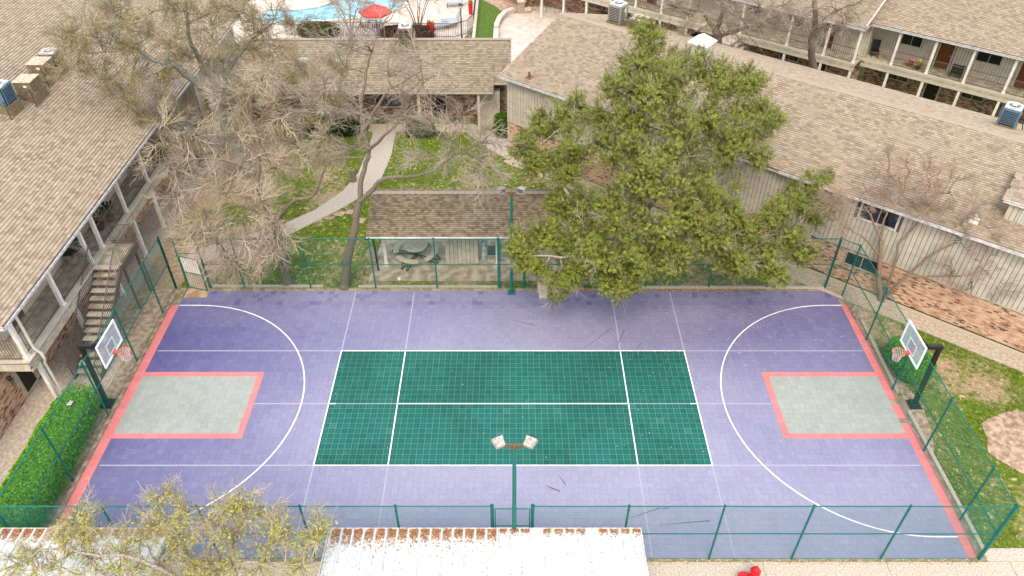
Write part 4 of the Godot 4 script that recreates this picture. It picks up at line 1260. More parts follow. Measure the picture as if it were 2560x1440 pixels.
func make_far_building():
	var a := deg_to_rad(ANG)
	var p := st(0, -53.9)
	var o := thing("apartment_building", "far two storey apartment building with brick ground floor and railed gallery", "building", Vector3(p.x, 0, p.y), -a)
	far_section(o, -11.7, 7.0, 0.0, 1.5, [-9.85, -7.65, -5.45, -3.15, -0.9, 1.35, 3.6],
		[[-9.97, 3.75, -8.75, 4.5, 0], [-7.62, 2.78, -6.78, 4.55, 1], [-5.41, 3.8, -4.05, 4.5, 0], [-2.9, 2.78, -2.05, 4.55, 1]],
		[[-10.05, 1.35, -8.82, 2.0, 0], [-7.58, 0.05, -6.8, 1.98, 1], [-5.4, 1.35, -4.15, 2.0, 0], [-2.9, 0.05, -2.1, 1.98, 1]])
	far_section(o, -42.0, -11.72, 1.2, 2.7, [-39.4, -37.2, -35.0, -32.8, -30.6, -28.4, -26.2, -24.0, -19.9, -16.45, -13.9, -11.9],
		[[-33.4, 3.7, -32.2, 4.5, 0], [-30.5, 3.7, -29.5, 4.5, 0], [-28.3, 2.78, -27.4, 4.55, 1], [-20.5, 3.7, -19.3, 4.5, 0], [-17.2, 3.7, -16.0, 4.5, 0], [-14.6, 2.78, -13.9, 4.55, 1]],
		[[-33.5, 1.3, -32.3, 2.0, 0], [-30.5, 1.3, -29.5, 2.0, 0], [-28.3, 0.05, -27.4, 1.98, 1], [-24.2, 0.05, -23.4, 1.98, 1], [-22.6, 1.3, -21.2, 2.0, 0], [-17.2, 1.3, -15.9, 2.0, 0], [-14.6, 0.05, -13.9, 1.98, 1]])
	var sw := MB.new()
	sw.box2(Vector3(-11.74, 2.75, 0.0), Vector3(-11.64, 5.0, 1.3))
	part(sw, "wing_wall", M.siding, o)
	var rk := MB.new()
	rk.bar(Vector3(-11.70, 5.22, 2.85), Vector3(-11.70, 5.22 + 3.8, -8.6), 0.06, 0.20)
	part(rk, "rake_board", M.gutter, o)
	var ds := MB.new()
	ds.path([Vector3(-7.72, 5.0, 1.6), Vector3(-7.72, 4.8, 1.45), Vector3(-7.72, 0.1, 1.45)], [0.05, 0.05, 0.05], 6)
	part(ds, "downspout", M.white_paint, o)
	# the stairs in front of it
	var s := thing("staircase", "far staircase with dark stringers under the bare trees", "staircase", o.global_transform * Vector3(-19.6, 0, 4.1), -a)
	var n := 13; var run := 4.0; var rise := 2.7
	for k in n:
		var b := MB.new()
		b.box(Vector3(run * (k + 0.5) / n, rise - rise * (k + 1) / n, 0), Vector3(0.29, 0.05, 1.05))
		part(b, "tread", M.pad_concrete, s)
	for e in [-1, 1]:
		var b := MB.new()
		b.bar(Vector3(0, rise - 0.1, 0.56 * e), Vector3(run, 0.0, 0.56 * e), 0.05, 0.24)
		part(b, "stringer", M.rail_paint, s)
		var r := MB.new()
		r.bar(Vector3(0, rise + 0.9, 0.56 * e), Vector3(run, 0.9, 0.56 * e), 0.035, 0.035)
		r.bar(Vector3(run, 0, 0.56 * e), Vector3(run, 0.92, 0.56 * e), 0.035, 0.035)
		for k in 16: r.bar(Vector3(run * k / 16.0, rise - rise * k / 16.0, 0.56 * e), Vector3(run * k / 16.0, rise - rise * k / 16.0 + 0.9, 0.56 * e), 0.015, 0.015)
		part(r, "railing", M.rail_paint, s)
	var ld := MB.new()
	ld.box2(Vector3(-1.6, 2.5, -1.25), Vector3(-0.01, 2.68, 0.6))
	part(ld, "landing", M.pad_concrete, s)
	for x in [-1.5, -0.1]:
		var q := MB.new()
		q.bar(Vector3(x, 0, 0.5), Vector3(x, 2.5, 0.5), 0.1, 0.1)
		part(q, "post", M.beige, s)
	# things left on its gallery
	var g := o.global_transform
	var bx := thing("barbecue_grill", "small black grill on the far gallery beside the brown door", "grill", g * Vector3(-6.1, 2.73, 0.75), -a)
	var bb := MB.new()
	for k in 3: bb.box(Vector3(0, 0.28 + k * 0.2, 0), Vector3(0.7, 0.06, 0.45))
	for e in [-0.3, 0.3]:
		for z in [-0.18, 0.18]: bb.box(Vector3(e, 0.38, z), Vector3(0.05, 0.76, 0.05))
	part(bb, "stand", M.iron, bx)
	var bl := MB.new()
	bl.box(Vector3(0.18, 0.5, 0), Vector3(0.3, 0.42, 0.42))
	part(bl, "firebox", M.black_paint, bx)
	potted_plant("pink flowering pot plant behind the far railing", g * Vector3(-8.8, 2.73, 0.9), M.terracotta, 0.12, 0.5, Color(0.5, 0.18, 0.2))
	potted_plant("yellow flowering pot plant in a black pot behind the far railing", g * Vector3(-8.3, 2.73, 1.0), M.iron, 0.14, 0.55, Color(0.4, 0.33, 0.08))
	var c := thing("chair", "black chair in the corner of the far gallery", "chair", g * Vector3(-11.2, 2.73, 0.7), -a + 0.5)
	var cs := MB.new()
	cs.box(Vector3(0, 0.43, 0), Vector3(0.46, 0.05, 0.46))
	part(cs, "seat", M.black_paint, c)
	var cbk := MB.new()
	cbk.box(Vector3(0, 0.76, -0.22), Vector3(0.46, 0.6, 0.05), Basis(Vector3.RIGHT, -0.15))
	part(cbk, "backrest", M.black_paint, c)
	for e in [-0.2, 0.2]:
		for z in [-0.2, 0.2]:
			var lg := MB.new()
			lg.box(Vector3(e, 0.205, z), Vector3(0.04, 0.41, 0.04))
			part(lg, "leg", M.black_paint, c)

# ------------------------------------------------------------------ low building in the middle, and the pavilion
func make_low_building():
	var o := thing("low_building", "single storey brick building with taupe shingle roof below the pool", "building", Vector3(-8.0, 0, -45.2))
	var X := Vector3(1, 0, 0)
	var k := 0.43
	# main slope and the lower porch slope before it
	shingles(o, Vector3(-9.0, 3.06, 1.1), X, Vector3(0, k, -1).normalized(), 16.9, 3.55, ROOF_TAUPE, 0, 0.22, 0.14, 0.03)
	shingles(o, Vector3(-9.0, 2.83, 1.9), X, Vector3(0, k, -1).normalized(), 15.8, 2.4, ROOF_TAUPE, 0, 0.22, 0.14, 0.03)
	shingles(o, Vector3(-9.0, 3.1, -5.4), X, Vector3(0, k, 1).normalized(), 16.9, 3.55, ROOF_TAUPE, 0, 0.22, 0.14, 0.03)
	var cap := MB.new()
	cap.box(Vector3(-0.55, 4.475, -2.15), Vector3(16.9, 0.03, 0.3))
	part(cap, "ridge_cap", M.ridge_cap, o)
	gutter(o, Vector3(-9.0, 2.80, 1.9), Vector3(6.8, 2.80, 1.9), Vector3(0, 0, 1), 60, M.beige)
	gutter(o, Vector3(6.82, 3.03, 1.1), Vector3(7.9, 3.03, 1.1), Vector3(0, 0, 1), 5, M.beige)
	brick_wall(o, Vector3(-9.0, 0, 0), X, 16.6, 2.95, [[11.8, 0.0, 12.7, 2.05], [8.2, 0.9, 9.8, 2.0]], BRICK_BROWN)
	door(o, Vector3(-9.0, 0, 0), X, 11.8, 0.02, 12.7, 2.05, M.door_black, M.beige)
	window(o, Vector3(-9.0, 0, 0), X, 8.2, 0.9, 9.8, 2.0)
	for x in [-8.6, -5.0, -1.4, 2.2, 5.9]: post(o, Vector3(x, 0, 1.75), Vector3(x, 2.68, 1.75), 0.16, M.beige)
	var gb := MB.new()
	gb.box2(Vector3(7.55, 0, -5.2), Vector3(7.65, 3.0, -0.2))
	part(gb, "end_wall", M.siding, o)
	var rk := MB.new()
	rk.bar(Vector3(7.92, 3.05, 1.15), Vector3(7.92, 4.42, -2.15), 0.03, 0.14)
	part(rk, "rake_board", M.gutter, o)
	var ga := MB.new()
	ga.tri(Vector3(7.6, 3.0, 0), Vector3(7.6, 3.0, -5.2), Vector3(7.6, 4.3, -2.15))
	part(ga, "gable", M.siding, o)
	# storage cupboard under the eave
	var cb := MB.new()
	cb.box2(Vector3(5.95, 0, 0.3), Vector3(7.2, 2.3, 1.0)); cb.box2(Vector3(6.55, 0.1, 1.002), Vector3(6.58, 2.2, 1.02))
	part(cb, "cupboard", M.siding_b, o)
	# round roof vents
	for q in [[-5.1, -0.2], [-2.95, -0.25]]:
		var v := MB.new()
		var y: float = 3.06 + k * (1.1 - q[1])
		v.lathe(Vector3(q[0], y - 0.02, q[1]), [Vector2(0.2, 0), Vector2(0.2, 0.22), Vector2(0.36, 0.25), Vector2(0.33, 0.36), Vector2(0.15, 0.46), Vector2(0, 0.48)], 14)
		part(v, "roof_vent", M.lamp_housing, o)
	condenser("weathered round condenser near the ridge of the low brick building", Vector3(-6.7, 4.27, -46.75), PI * 1.5, Vector3(0.85, 1.0, 0.85), M.ac_tan, M.ac_top, true, 0.25, k)
func make_pavilion():
	var o := thing("pavilion", "small open pavilion with brown shingle roof behind the court fence", "pavilion", Vector3(-2.5, 0.05, -30.2))
	var X := Vector3(1, 0, 0)
	var kf := 0.354
	shingles(o, Vector3(-4.3, 2.45, 1.5), X, Vector3(0, kf, -1).normalized(), 8.7, 2.55, ROOF_OLIVE, 300, 0.17, 0.115, 0.028)
	shingles(o, Vector3(-4.3, 3.08, -1.55), X, Vector3(0, kf, 1).normalized(), 8.7, 0.68, ROOF_OLIVE, 0, 0.17, 0.115, 0.028)
	var cap := MB.new()
	for j in 29: cap.box(Vector3(-4.3 + 0.15 + j * 0.3, 3.315, -0.905), Vector3(0.285, 0.025, 0.26))
	part(cap, "ridge_cap", M.ridge_cap, o)
	var f := MB.new()
	f.box2(Vector3(-4.34, 2.30, 1.50), Vector3(4.44, 2.43, 1.53)); f.box2(Vector3(-4.34, 2.30, 1.1), Vector3(-4.31, 2.42, 1.499))
	part(f, "fascia", M.white_paint, o)
	for x in [-3.75, 1.75, 3.9]:
		post(o, Vector3(x, 0, 0.55), Vector3(x, 2.6, 0.55), 0.15)
		post(o, Vector3(x, 0, -1.3), Vector3(x, 2.95, -1.3), 0.15)
	var bm := MB.new()
	bm.box2(Vector3(-4.1, 2.46, 0.48), Vector3(4.2, 2.62, 0.62)); bm.box2(Vector3(-4.1, 2.78, -1.37), Vector3(4.2, 2.94, -1.23))
	part(bm, "beam", M.white_paint, o)
	var sp := MB.new()
	sp.path([Vector3(-4.36, 2.36, 1.45), Vector3(-4.42, 2.2, 1.4), Vector3(-4.1, 2.1, 1.2), Vector3(-4.1, 0.05, 1.0)], [0.05, 0.05, 0.05, 0.05], 6)
	part(sp, "downspout", M.black_paint, o)
	# closet clad in upright boards
	var cl := thing("storage_closet", "storage closet clad in pale upright boards under the pavilion roof", "closet", Vector3(-2.5, 0.05, -30.3))
	siding_wall(cl, Vector3(-0.8, 0, 0.5), X, 1.6, 2.15, [], 0.2, true)
	siding_wall(cl, Vector3(0.8, 0, 0.5), Vector3(0, 0, -1), 1.6, 2.15, [], 0.2, true)
	siding_wall(cl, Vector3(-0.8, 0, -1.1), Vector3(0, 0, 1), 1.6, 2.15, [], 0.2, true)
	var lid := MB.new()
	lid.box2(Vector3(-0.82, 2.15, -1.12), Vector3(0.82, 2.19, 0.53))
	part(lid, "top", M.siding_b, cl)
	# round picnic table with four curved benches
	var t := thing("picnic_table", "round picnic table with curved tan benches on black legs", "table", Vector3(-4.85, 0.05, -30.35), 0.4)
	var tp := MB.new()
	tp.lathe(Vector3.ZERO, [Vector2(0, 0.71), Vector2(0.6, 0.71), Vector2(0.62, 0.74), Vector2(0.6, 0.76), Vector2(0, 0.76)], 32)
	part(tp, "table_top", M.bench_tan, t)
	var hub := MB.new()
	hub.tube(Vector3(0, 0, 0), Vector3(0, 0.71, 0), 0.06, 0.06, 10)
	part(hub, "hub", M.black_paint, t)
	for i in 4:
		var an := PI / 4 + i * PI / 2
		var b := MB.new()
		for j in 10:
			var t0 := an - 0.62 + 1.24 * j / 10; var t1 := an - 0.62 + 1.24 * (j + 1) / 10
			var q := []
			for e in [[0.84, t0], [1.12, t0], [1.12, t1], [0.84, t1]]: q.append(Vector3(cos(e[1]) * e[0], 0.45, -sin(e[1]) * e[0]))
			var dn := Vector3.DOWN * 0.05
			b.quad(q[0], q[1], q[2], q[3]); b.quad(q[1] + dn, q[2] + dn, q[2], q[1]); b.quad(q[3] + dn, q[0] + dn, q[0], q[3])
			if j == 0: b.quad(q[0] + dn, q[1] + dn, q[1], q[0])
			if j == 9: b.quad(q[2] + dn, q[3] + dn, q[3], q[2])
		part(b, "bench", M.bench_tan, t)
		var l := MB.new()
		var d := Vector3(cos(an), 0, -sin(an)); var s := Vector3(sin(an), 0, cos(an))
		for e in [-1, 1]:
			var w: Vector3 = s * 0.16 * e
			l.path([Vector3(0, 0.16, 0) + w * 0.2, d * 0.75 + w * 0.6 + Vector3(0, 0.05, 0), d * 1.22 + w + Vector3(0, 0.03, 0), d * 1.3 + w * 0.8 + Vector3(0, 0.10, 0), d * 1.02 + w + Vector3(0, 0.4, 0)], [0.028, 0.028, 0.028, 0.028, 0.028], 6)
		part(l, "leg", M.black_paint, t)
	# upright drum by the closet
	var dr := thing("water_bottle", "tall grey blue drum with red print standing beside the closet", "drum", Vector3(-1.42, 0.05, -30.15))
	var db := MB.new()
	db.lathe(Vector3.ZERO, [Vector2(0, 0), Vector2(0.15, 0), Vector2(0.17, 0.03), Vector2(0.165, 0.28), Vector2(0.175, 0.31), Vector2(0.165, 0.34), Vector2(0.165, 0.68), Vector2(0.175, 0.71), Vector2(0.165, 0.75), Vector2(0.165, 1.05), Vector2(0.13, 1.13), Vector2(0.10, 1.14), Vector2(0.10, 1.2), Vector2(0, 1.2)], 18)
	part(db, "body", M.bottle, dr)
	for q in [[0.14, 0.9, M.red_paint], [0.02, 0.8, M.white_paint], [0.12, 0.2, M.red_paint], [-0.04, 0.42, M.white_paint]]:
		var lb := MB.new()
		lb.box(Vector3(q[0] * 0.8, q[1], sqrt(0.0275 - q[0] * q[0] * 0.64) + 0.004), Vector3(0.09, 0.13, 0.006), Basis(Vector3.UP, q[0] * 5))
		part(lb, "label", q[2], dr)
	var mt := MB.new()
	mt.box(Vector3.ZERO, Vector3(0.55, 0.02, 0.75))
	var mo := part(mt, "floor_mat", M.black_paint)
	mo.position = Vector3(-0.98, 0.062, -30.85)
	tag(mo, "black rectangular mat on the pavilion floor", "mat")
	# boulder at the corner of the slab
	rock("pale boulder beside the pavilion corner", Vector3(-6.95, 0, -29.9), Vector3(0.28, 0.55, 0.22), 3)
	rock("pale flat rock at the foot of the green fence behind the bush", on_y(2150, 792, 0), Vector3(0.35, 0.18, 0.25), 5)
	rock("small pale rock in the leaves near the fence behind the bush", on_y(2138, 780, 0), Vector3(0.22, 0.15, 0.2), 6)
	var sb := MB.new()
	sb.lathe(Vector3(0, 0.04, 0), [Vector2(0.0, 0.10), Vector2(0.07, 0.07), Vector2(0.1, 0.0), Vector2(0.07, -0.07), Vector2(0, -0.1)].map(func(q): return Vector2(q.x, q.y)), 12)
	var so := part(sb, "ball", M.white_paint)
	so.position = on_y(999, 699, 0.11) + Vector3.UP * 0.0
	tag(so, "small white ball at the front edge of the pavilion slab", "ball")
func rock(label: String, at: Vector3, s: Vector3, seed_: int):
	var nz := FastNoiseLite.new(); nz.seed = seed_; nz.frequency = 0.9
	var b := MB.new()
	var P := func(i: int, j: int) -> Vector3:
		var t := TAU * i / 14; var f := -PI / 2 + PI * j / 9
		var d := Vector3(cos(t) * cos(f), sin(f), sin(t) * cos(f))
		return d * s * (1.0 + 0.35 * nz.get_noise_3dv(d * 1.3)) + Vector3.UP * s.y * 0.75
	for i in 14:
		for j in 9: b.quad(P.call(i, j), P.call(i, j + 1), P.call(i + 1, j + 1), P.call(i + 1, j))
	var o := part(b, "rock", M.stone)
	o.position = at
	tag(o, label, "rock", "loose rocks")

# ------------------------------------------------------------------ metal carports in the foreground
func carport(label: String, x0: float, x1: float):
	var o := thing("carport", label, "carport", Vector3((x0 + x1) / 2, 0.012, -10.7), 0, "white metal carports")
	var L := x1 - x0
	var zf := -2.72; var zn := 4.2; var yf := 2.25; var yn := 2.55
	var n := int(round(L / 0.345))
	var w := L / n
	var V := Vector3(0, yn - yf, zn - zf)
	var d := V.normalized()
	for k in n:
		var b := MB.new()
		var x := -L / 2 + k * w
		# trapezoid rib, then the flat pan
		var prof := [Vector2(0, 0), Vector2(0.025, 0.045), Vector2(0.065, 0.045), Vector2(0.09, 0), Vector2(w * 0.6, 0), Vector2(w * 0.62, 0.008), Vector2(w * 0.66, 0.008), Vector2(w * 0.68, 0), Vector2(w - 0.001, 0)]
		for i in prof.size() - 1:
			var a := Vector3(x + prof[i].x, yf + prof[i].y, zf); var e := Vector3(x + prof[i + 1].x, yf + prof[i + 1].y, zf)
			b.quad(a + V, e + V, e, a)
		part(b, "roof_panel", M.metal_roof, o)
	var g := MB.new()
	g.box2(Vector3(-L / 2 - 0.03, yf - 0.14, zf - 0.05), Vector3(L / 2 + 0.03, yf + 0.012, zf - 0.01))
	g.box2(Vector3(-L / 2 - 0.05, yf - 0.12, zf), Vector3(-L / 2 - 0.005, yf + 0.02, zf + 0.04))
	part(g, "eave_trim", M.trim, o)
	var sd := MB.new()
	for s in [-1, 1]: sd.bar(Vector3(s * (L / 2 + 0.02), yf - 0.03, zf), Vector3(s * (L / 2 + 0.02), yn - 0.03, zn), 0.035, 0.16)
	part(sd, "side_trim", M.trim, o)
	for x in [-L / 2 + 0.6, 0.0, L / 2 - 0.6]:
		var p := MB.new()
		p.bar(Vector3(x, 0, 0.6), Vector3(x, yf + 0.05, 0.6), 0.1, 0.1); p.bar(Vector3(x, yf - 0.02, zf + 0.2), Vector3(x, yn - 0.12, zn - 0.2), 0.09, 0.09)
		part(p, "frame", M.trim, o)
	# leaves caught against the low edge, and thin rusty marks of leaves on the pans
	var xf := []; var cols := []
	for k in n:
		for i in 190:
			var u := rf(0.10, w - 0.01)
			var amount := 0.75 - 0.45 * float(k) / n
			if x0 > -8 and k > n / 2: amount = 0.2
			if x0 > -8 and k > n / 2 and (i % 3 or (k * 7) % 5 == 1): continue
			var z := absf(rng.randfn(0, 0.33)) * amount * (1.8 if i % 9 == 0 else 1.0) + 0.01
			var y := 0.01 + 0.045 * maxf(0, 1 - z * 5) * rng.randf()
			xf.append(Transform3D(facing(Vector3(rf(-1, 1), rf(1, 3), rf(-1, 1))).scaled(Vector3.ONE * rf(0.5, 1.0)), Vector3(-L / 2 + k * w + u, yf + y + 0.004, zf) + d * z))
			cols.append(Color(0.30, 0.135, 0.055) * rf(0.5, 1.5))
		for i in 26:
			var u: float = 0.10 + absf(rng.randfn(0, 0.02)) if i % 3 else rf(0.1, w - 0.02)
			xf.append(Transform3D(facing(Vector3(rf(-.4, .4), 2, rf(-.4, .4))).scaled(Vector3.ONE * rf(0.3, 0.7)), Vector3(-L / 2 + k * w + u, yf + 0.008, zf) + d * rf(0.1, 2.6)))
			cols.append(Color(0.26, 0.11, 0.05) * rf(0.5, 1.4))
	swarm("leaf_litter", leaf_card, M.litter, o, xf, cols)
func make_carports():
	carport("white ribbed metal carport roof in front of the light pole", -5.75, 4.0)
	carport("white ribbed metal carport roof beside the hedge and budding tree", -21.0, -10.85)
	# hydrant at the lower edge
	var p := on_y(1880, 1450, 0.0)
	var h := thing("fire_hydrant", "bright red hydrant standing on the concrete drive", "hydrant", Vector3(p.x, 0.012, p.z), 0.5)
	var b := MB.new()
	b.lathe(Vector3.ZERO, [Vector2(0, 0), Vector2(0.19, 0), Vector2(0.19, 0.04), Vector2(0.12, 0.05), Vector2(0.12, 0.48), Vector2(0.17, 0.49), Vector2(0.17, 0.54), Vector2(0.135, 0.55), Vector2(0.13, 0.64), Vector2(0.09, 0.72), Vector2(0.05, 0.755), Vector2(0.045, 0.76), Vector2(0.04, 0.80), Vector2(0, 0.80)], 20)
	part(b, "barrel", M.red_paint, h)
	for an in [0.0, PI, PI / 2]:
		var nz := MB.new()
		var r := 0.075 if an != PI / 2 else 0.1
		var d := Vector3(cos(an), 0, sin(an))
		nz.lathe(Vector3(0, 0.38, 0) + d * 0.1, [Vector2(r * 0.7, 0), Vector2(r * 0.7, 0.06), Vector2(r, 0.065), Vector2(r, 0.12), Vector2(r * 0.3, 0.13), Vector2(r * 0.3, 0.16), Vector2(0, 0.16)], 12, Basis(d.cross(Vector3.UP), d, Vector3.UP))
		part(nz, "nozzle_cap", M.red_paint, h)
	var bs := MB.new()
	bs.lathe(Vector3(-0.33, 0.3, -0.02), [Vector2(0, -0.02), Vector2(0.26, -0.02), Vector2(0.28, 0.0), Vector2(0.26, 0.02), Vector2(0, 0.03)], 28)
	bs.tube(Vector3(-0.33, 0, -0.02), Vector3(-0.33, 0.3, -0.02), 0.05, 0.05, 10)
	part(bs, "valve_wheel", M.red_paint, h)

# ------------------------------------------------------------------ plants
var twig_card: ArrayMesh
var oak_spray: ArrayMesh
var bud_spray: ArrayMesh
var seed_spray: ArrayMesh
func make_cards():
	var b := MB.new()      # a dry leaf, folded along its rib
	b.quad(Vector3(-0.022, 0.01, 0), Vector3(0, 0, 0.04), Vector3(0.0, 0.004, 0), Vector3(0, 0.0, -0.035))
	b.quad(Vector3(0.022, 0.012, 0), Vector3(0, 0, -0.035), Vector3(0.0, 0.004, 0), Vector3(0, 0, 0.04))
	leaf_card = b.mesh()
	var t := MB.new()      # a spray of bare twigs, one metre long
	var stem := [Vector3.ZERO, Vector3(0.03, 0.3, 0.02), Vector3(-0.02, 0.62, 0.05), Vector3(0.04, 1.0, 0.0)]
	t.path(stem, [0.0125, 0.0105, 0.008, 0.0035], 3, false)
	for k in 9:
		var u := 0.12 + 0.09 * k
		var i := mini(int(u * 3), 2)
		var p: Vector3 = stem[i].lerp(stem[i + 1], u * 3 - i)
		var an := k * 2.4 + rf(-0.4, 0.4)
		var d := Vector3(cos(an), rf(0.9, 1.9), sin(an)).normalized()
		var L := rf(0.4, 0.65) * (1.1 - 0.5 * u)
		var e := p + d * L + Vector3(rf(-.06, .06), rf(-.04, .06), rf(-.06, .06))
		var m := p.lerp(e, 0.55) + Vector3(rf(-.05, .05), rf(-.03, .05), rf(-.05, .05))
		t.path([p, m, e], [0.0075, 0.006, 0.003], 3, false)
		for j in 2:
			var q := p.lerp(m, 0.6) if j == 0 else m
			var d2 := (d + rdir() * 0.9).normalized()
			t.path([q, q + d2 * L * rf(0.35, 0.55)], [0.0048, 0.0025], 3, false)
	twig_card = t.mesh()
	oak_spray = leaf_spray(16, 0.22, 0.058, 0.033, [Color(0.114, 0.168, 0.028), Color(0.08, 0.134, 0.024), Color(0.162, 0.205, 0.033), Color(0.25, 0.25, 0.04), Color(0.43, 0.33, 0.055)])
	bud_spray = leaf_spray(9, 0.24, 0.05, 0.032, [Color(0.38, 0.41, 0.07), Color(0.46, 0.44, 0.08), Color(0.29, 0.36, 0.055), Color(0.43, 0.36, 0.09)])
	seed_spray = leaf_spray(6, 0.28, 0.045, 0.026, [Color(0.30, 0.235, 0.06), Color(0.235, 0.205, 0.045), Color(0.34, 0.24, 0.07), Color(0.17, 0.15, 0.04)])
func leaf_spray(n: int, L: float, a: float, w: float, cols: Array) -> ArrayMesh:
	var b := MB.new()
	b.col = Color(0.16, 0.13, 0.10)
	b.path([Vector3.ZERO, Vector3(0.02, L * 0.5, 0.01), Vector3(-0.01, L, 0)], [0.006, 0.005, 0.002], 3, false)
	for k in n:
		b.col = pick(cols) * rf(0.8, 1.25)
		var an := k * 2.4
		var y := L * (0.2 + 0.85 * k / n)
		var d := Vector3(cos(an), rf(-0.1, 0.9), sin(an)).normalized()
		var s := d.cross(Vector3(rf(-.4, .4), 1, rf(-.4, .4))).normalized() * w * rf(0.4, 0.6)
		var nn := s.cross(d).normalized() * a * 0.12
		var p := Vector3(0, y, 0) + d * 0.01
		var m := p + d * a * 0.5 - nn; var e := p + d * a * rf(0.9, 1.1)
		b.tri(p, m + s + nn, e); b.tri(p, e, m - s + nn)
	return b.mesh()
func smooth(p: Array, n := 4) -> Array:
	var out := []
	for i in p.size() - 1:
		var a: Vector3 = p[maxi(i - 1, 0)]; var b: Vector3 = p[i]; var c: Vector3 = p[i + 1]; var d: Vector3 = p[mini(i + 2, p.size() - 1)]
		for k in n:
			var q := b.cubic_interpolate(c, a, d, float(k) / n)
			out.append(q + (Vector3(rf(-1, 1), rf(-1, 1), rf(-1, 1)) * 0.035 if k > 0 else Vector3.ZERO))
	out.append(p[p.size() - 1])
	return out
func tree(called: String, label: String, category: String, base: Vector3, limbs: Array, lobes: Array, o: Dictionary) -> Node3D:
	var root := thing(called, label, category, base, 0, o.get("group", ""))
	var trunk := MB.new()
	var nodes := []          # [point, radius]
	for l in limbs:
		var sp := smooth(l[0])
		var pts := []; var rad := []
		for i in sp.size():
			var t := float(i) / (sp.size() - 1)
			var r := lerpf(l[1], l[2], pow(t, 0.8))
			if i == 0 and l[0][0] == base: r *= 1.35
			pts.append(sp[i] - base); rad.append(r * rf(0.93, 1.07))
			nodes.append([sp[i] - base, r])
		trunk.path(pts, rad, 9)
	part(trunk, "trunk", o.bark, root)
	var crown := group_part("crown", root)
	var br := MB.new()
	var tx := []; var tc := []; var lx := []; var lc := []
	var droop: float = o.get("droop", 0.0)
	var squash: float = o.get("squash", 0.75)
	for q in lobes:
		var c: Vector3 = q[0] - base; var R: float = q[1] * o.get("shrink", 1.0)
		var best: Array = nodes[0]; var bd := 1e9
		for nd in nodes:
			var dd: float = nd[0].distance_to(c) + maxf(0, nd[0].y - c.y) * 0.4
			if dd < bd and nd[0].y > 0.6:
				bd = dd; best = nd
		var p0: Vector3 = best[0]
		var r0 := clampf(best[1] * 0.55, 0.03, o.get("rmax", 0.085))
		var L := p0.distance_to(c)
		var m1 := p0.lerp(c, 0.35) + Vector3(rf(-1, 1), rf(0, 1.2), rf(-1, 1)) * L * 0.12
		var m2 := p0.lerp(c, 0.7) + Vector3(rf(-1, 1), rf(-0.2, 1), rf(-1, 1)) * L * 0.10
		var bp := smooth([p0, m1, m2, c], 3)
		var brad := []
		for i in bp.size(): brad.append(lerpf(r0, 0.016, float(i) / (bp.size() - 1)))
		br.path(bp, brad, 5, false)
		var nb: int = o.get("nb", 6)
		for k in nb:
			var s: Vector3 = bp[rng.randi_range(bp.size() / 2, bp.size() - 1)]
			var d := rdir(); d.y = d.y * squash + o.get("rise", 0.15)
			var e := c + d * R * rf(0.55, 1.0) + Vector3.DOWN * droop * R * rf(0.2, 1.0)
			var m := s.lerp(e, 0.5) + rdir() * s.distance_to(e) * 0.16 + Vector3.UP * droop * R * 0.3
			br.path([s, m, e], [0.024, 0.017, 0.009], 4, false)
			var ns: int = o.get("twigs", 4)
			for j in ns:
				var t := rf(0.3, 1.0)
				var p := s.lerp(m, t * 2) if t < 0.5 else m.lerp(e, t * 2 - 1)
				var dir: Vector3 = ((e - s).normalized() + rdir() * 0.75 + Vector3.DOWN * droop * 0.9 + Vector3.UP * o.get("rise", 0.15)).normalized()
				var sc: float = o.get("twig_size", 0.9) * rf(0.6, 1.25)
				tx.append(Transform3D(facing(dir).scaled(Vector3.ONE * sc), p))
				var hue := rng.randf()
				tc.append(Color(o.twig_col.r, o.twig_col.g * lerpf(0.97, 1.03, hue), o.twig_col.b * lerpf(1.06, 0.88, hue)) * rf(0.5, 1.35))
			var nl: int = o.get("leaves", 0)
			for j in nl:
				var t := rf(0.25, 1.05)
				var p: Vector3 = (s.lerp(m, t * 2) if t < 0.5 else m.lerp(e, t * 2 - 1)) + rdir() * R * o.get("spread", 0.28) * rng.randf()
				var out: Vector3 = ((p - c).normalized() + Vector3.UP * 0.5 + rdir() * 0.7).normalized()
				lx.append(Transform3D(facing(out).scaled(Vector3.ONE * o.get("leaf_size", 1.0) * rf(0.75, 1.3)), p))
				var tone := rf(0.85, 1.15)
				lc.append(Color(tone, tone, tone))
	part(br, "branches", o.bark, crown)
	if tx.size() > 0: swarm("twigs", twig_card, M.twig, crown, tx, tc)
	if lx.size() > 0: swarm("foliage", o.spray, M.leaf, crown, lx, lc)
	return root
func zs(list: Array) -> Array:      # [px, py, z] triples to points
	var out := []
	for q in list: out.append(on_z(q[0], q[1], q[2]))
	return out
func lobes_z(list: Array) -> Array: # [px, py, z, radius]
	var out := []
	for q in list: out.append([on_z(q[0], q[1], q[2]), q[3]])
	return out
func lobes_y(list: Array, r := 1.1) -> Array:
	var out := []
	for q in list: out.append([on_y(q[0], q[1], q[2]), q[3] if q.size() > 3 else r])
	return out
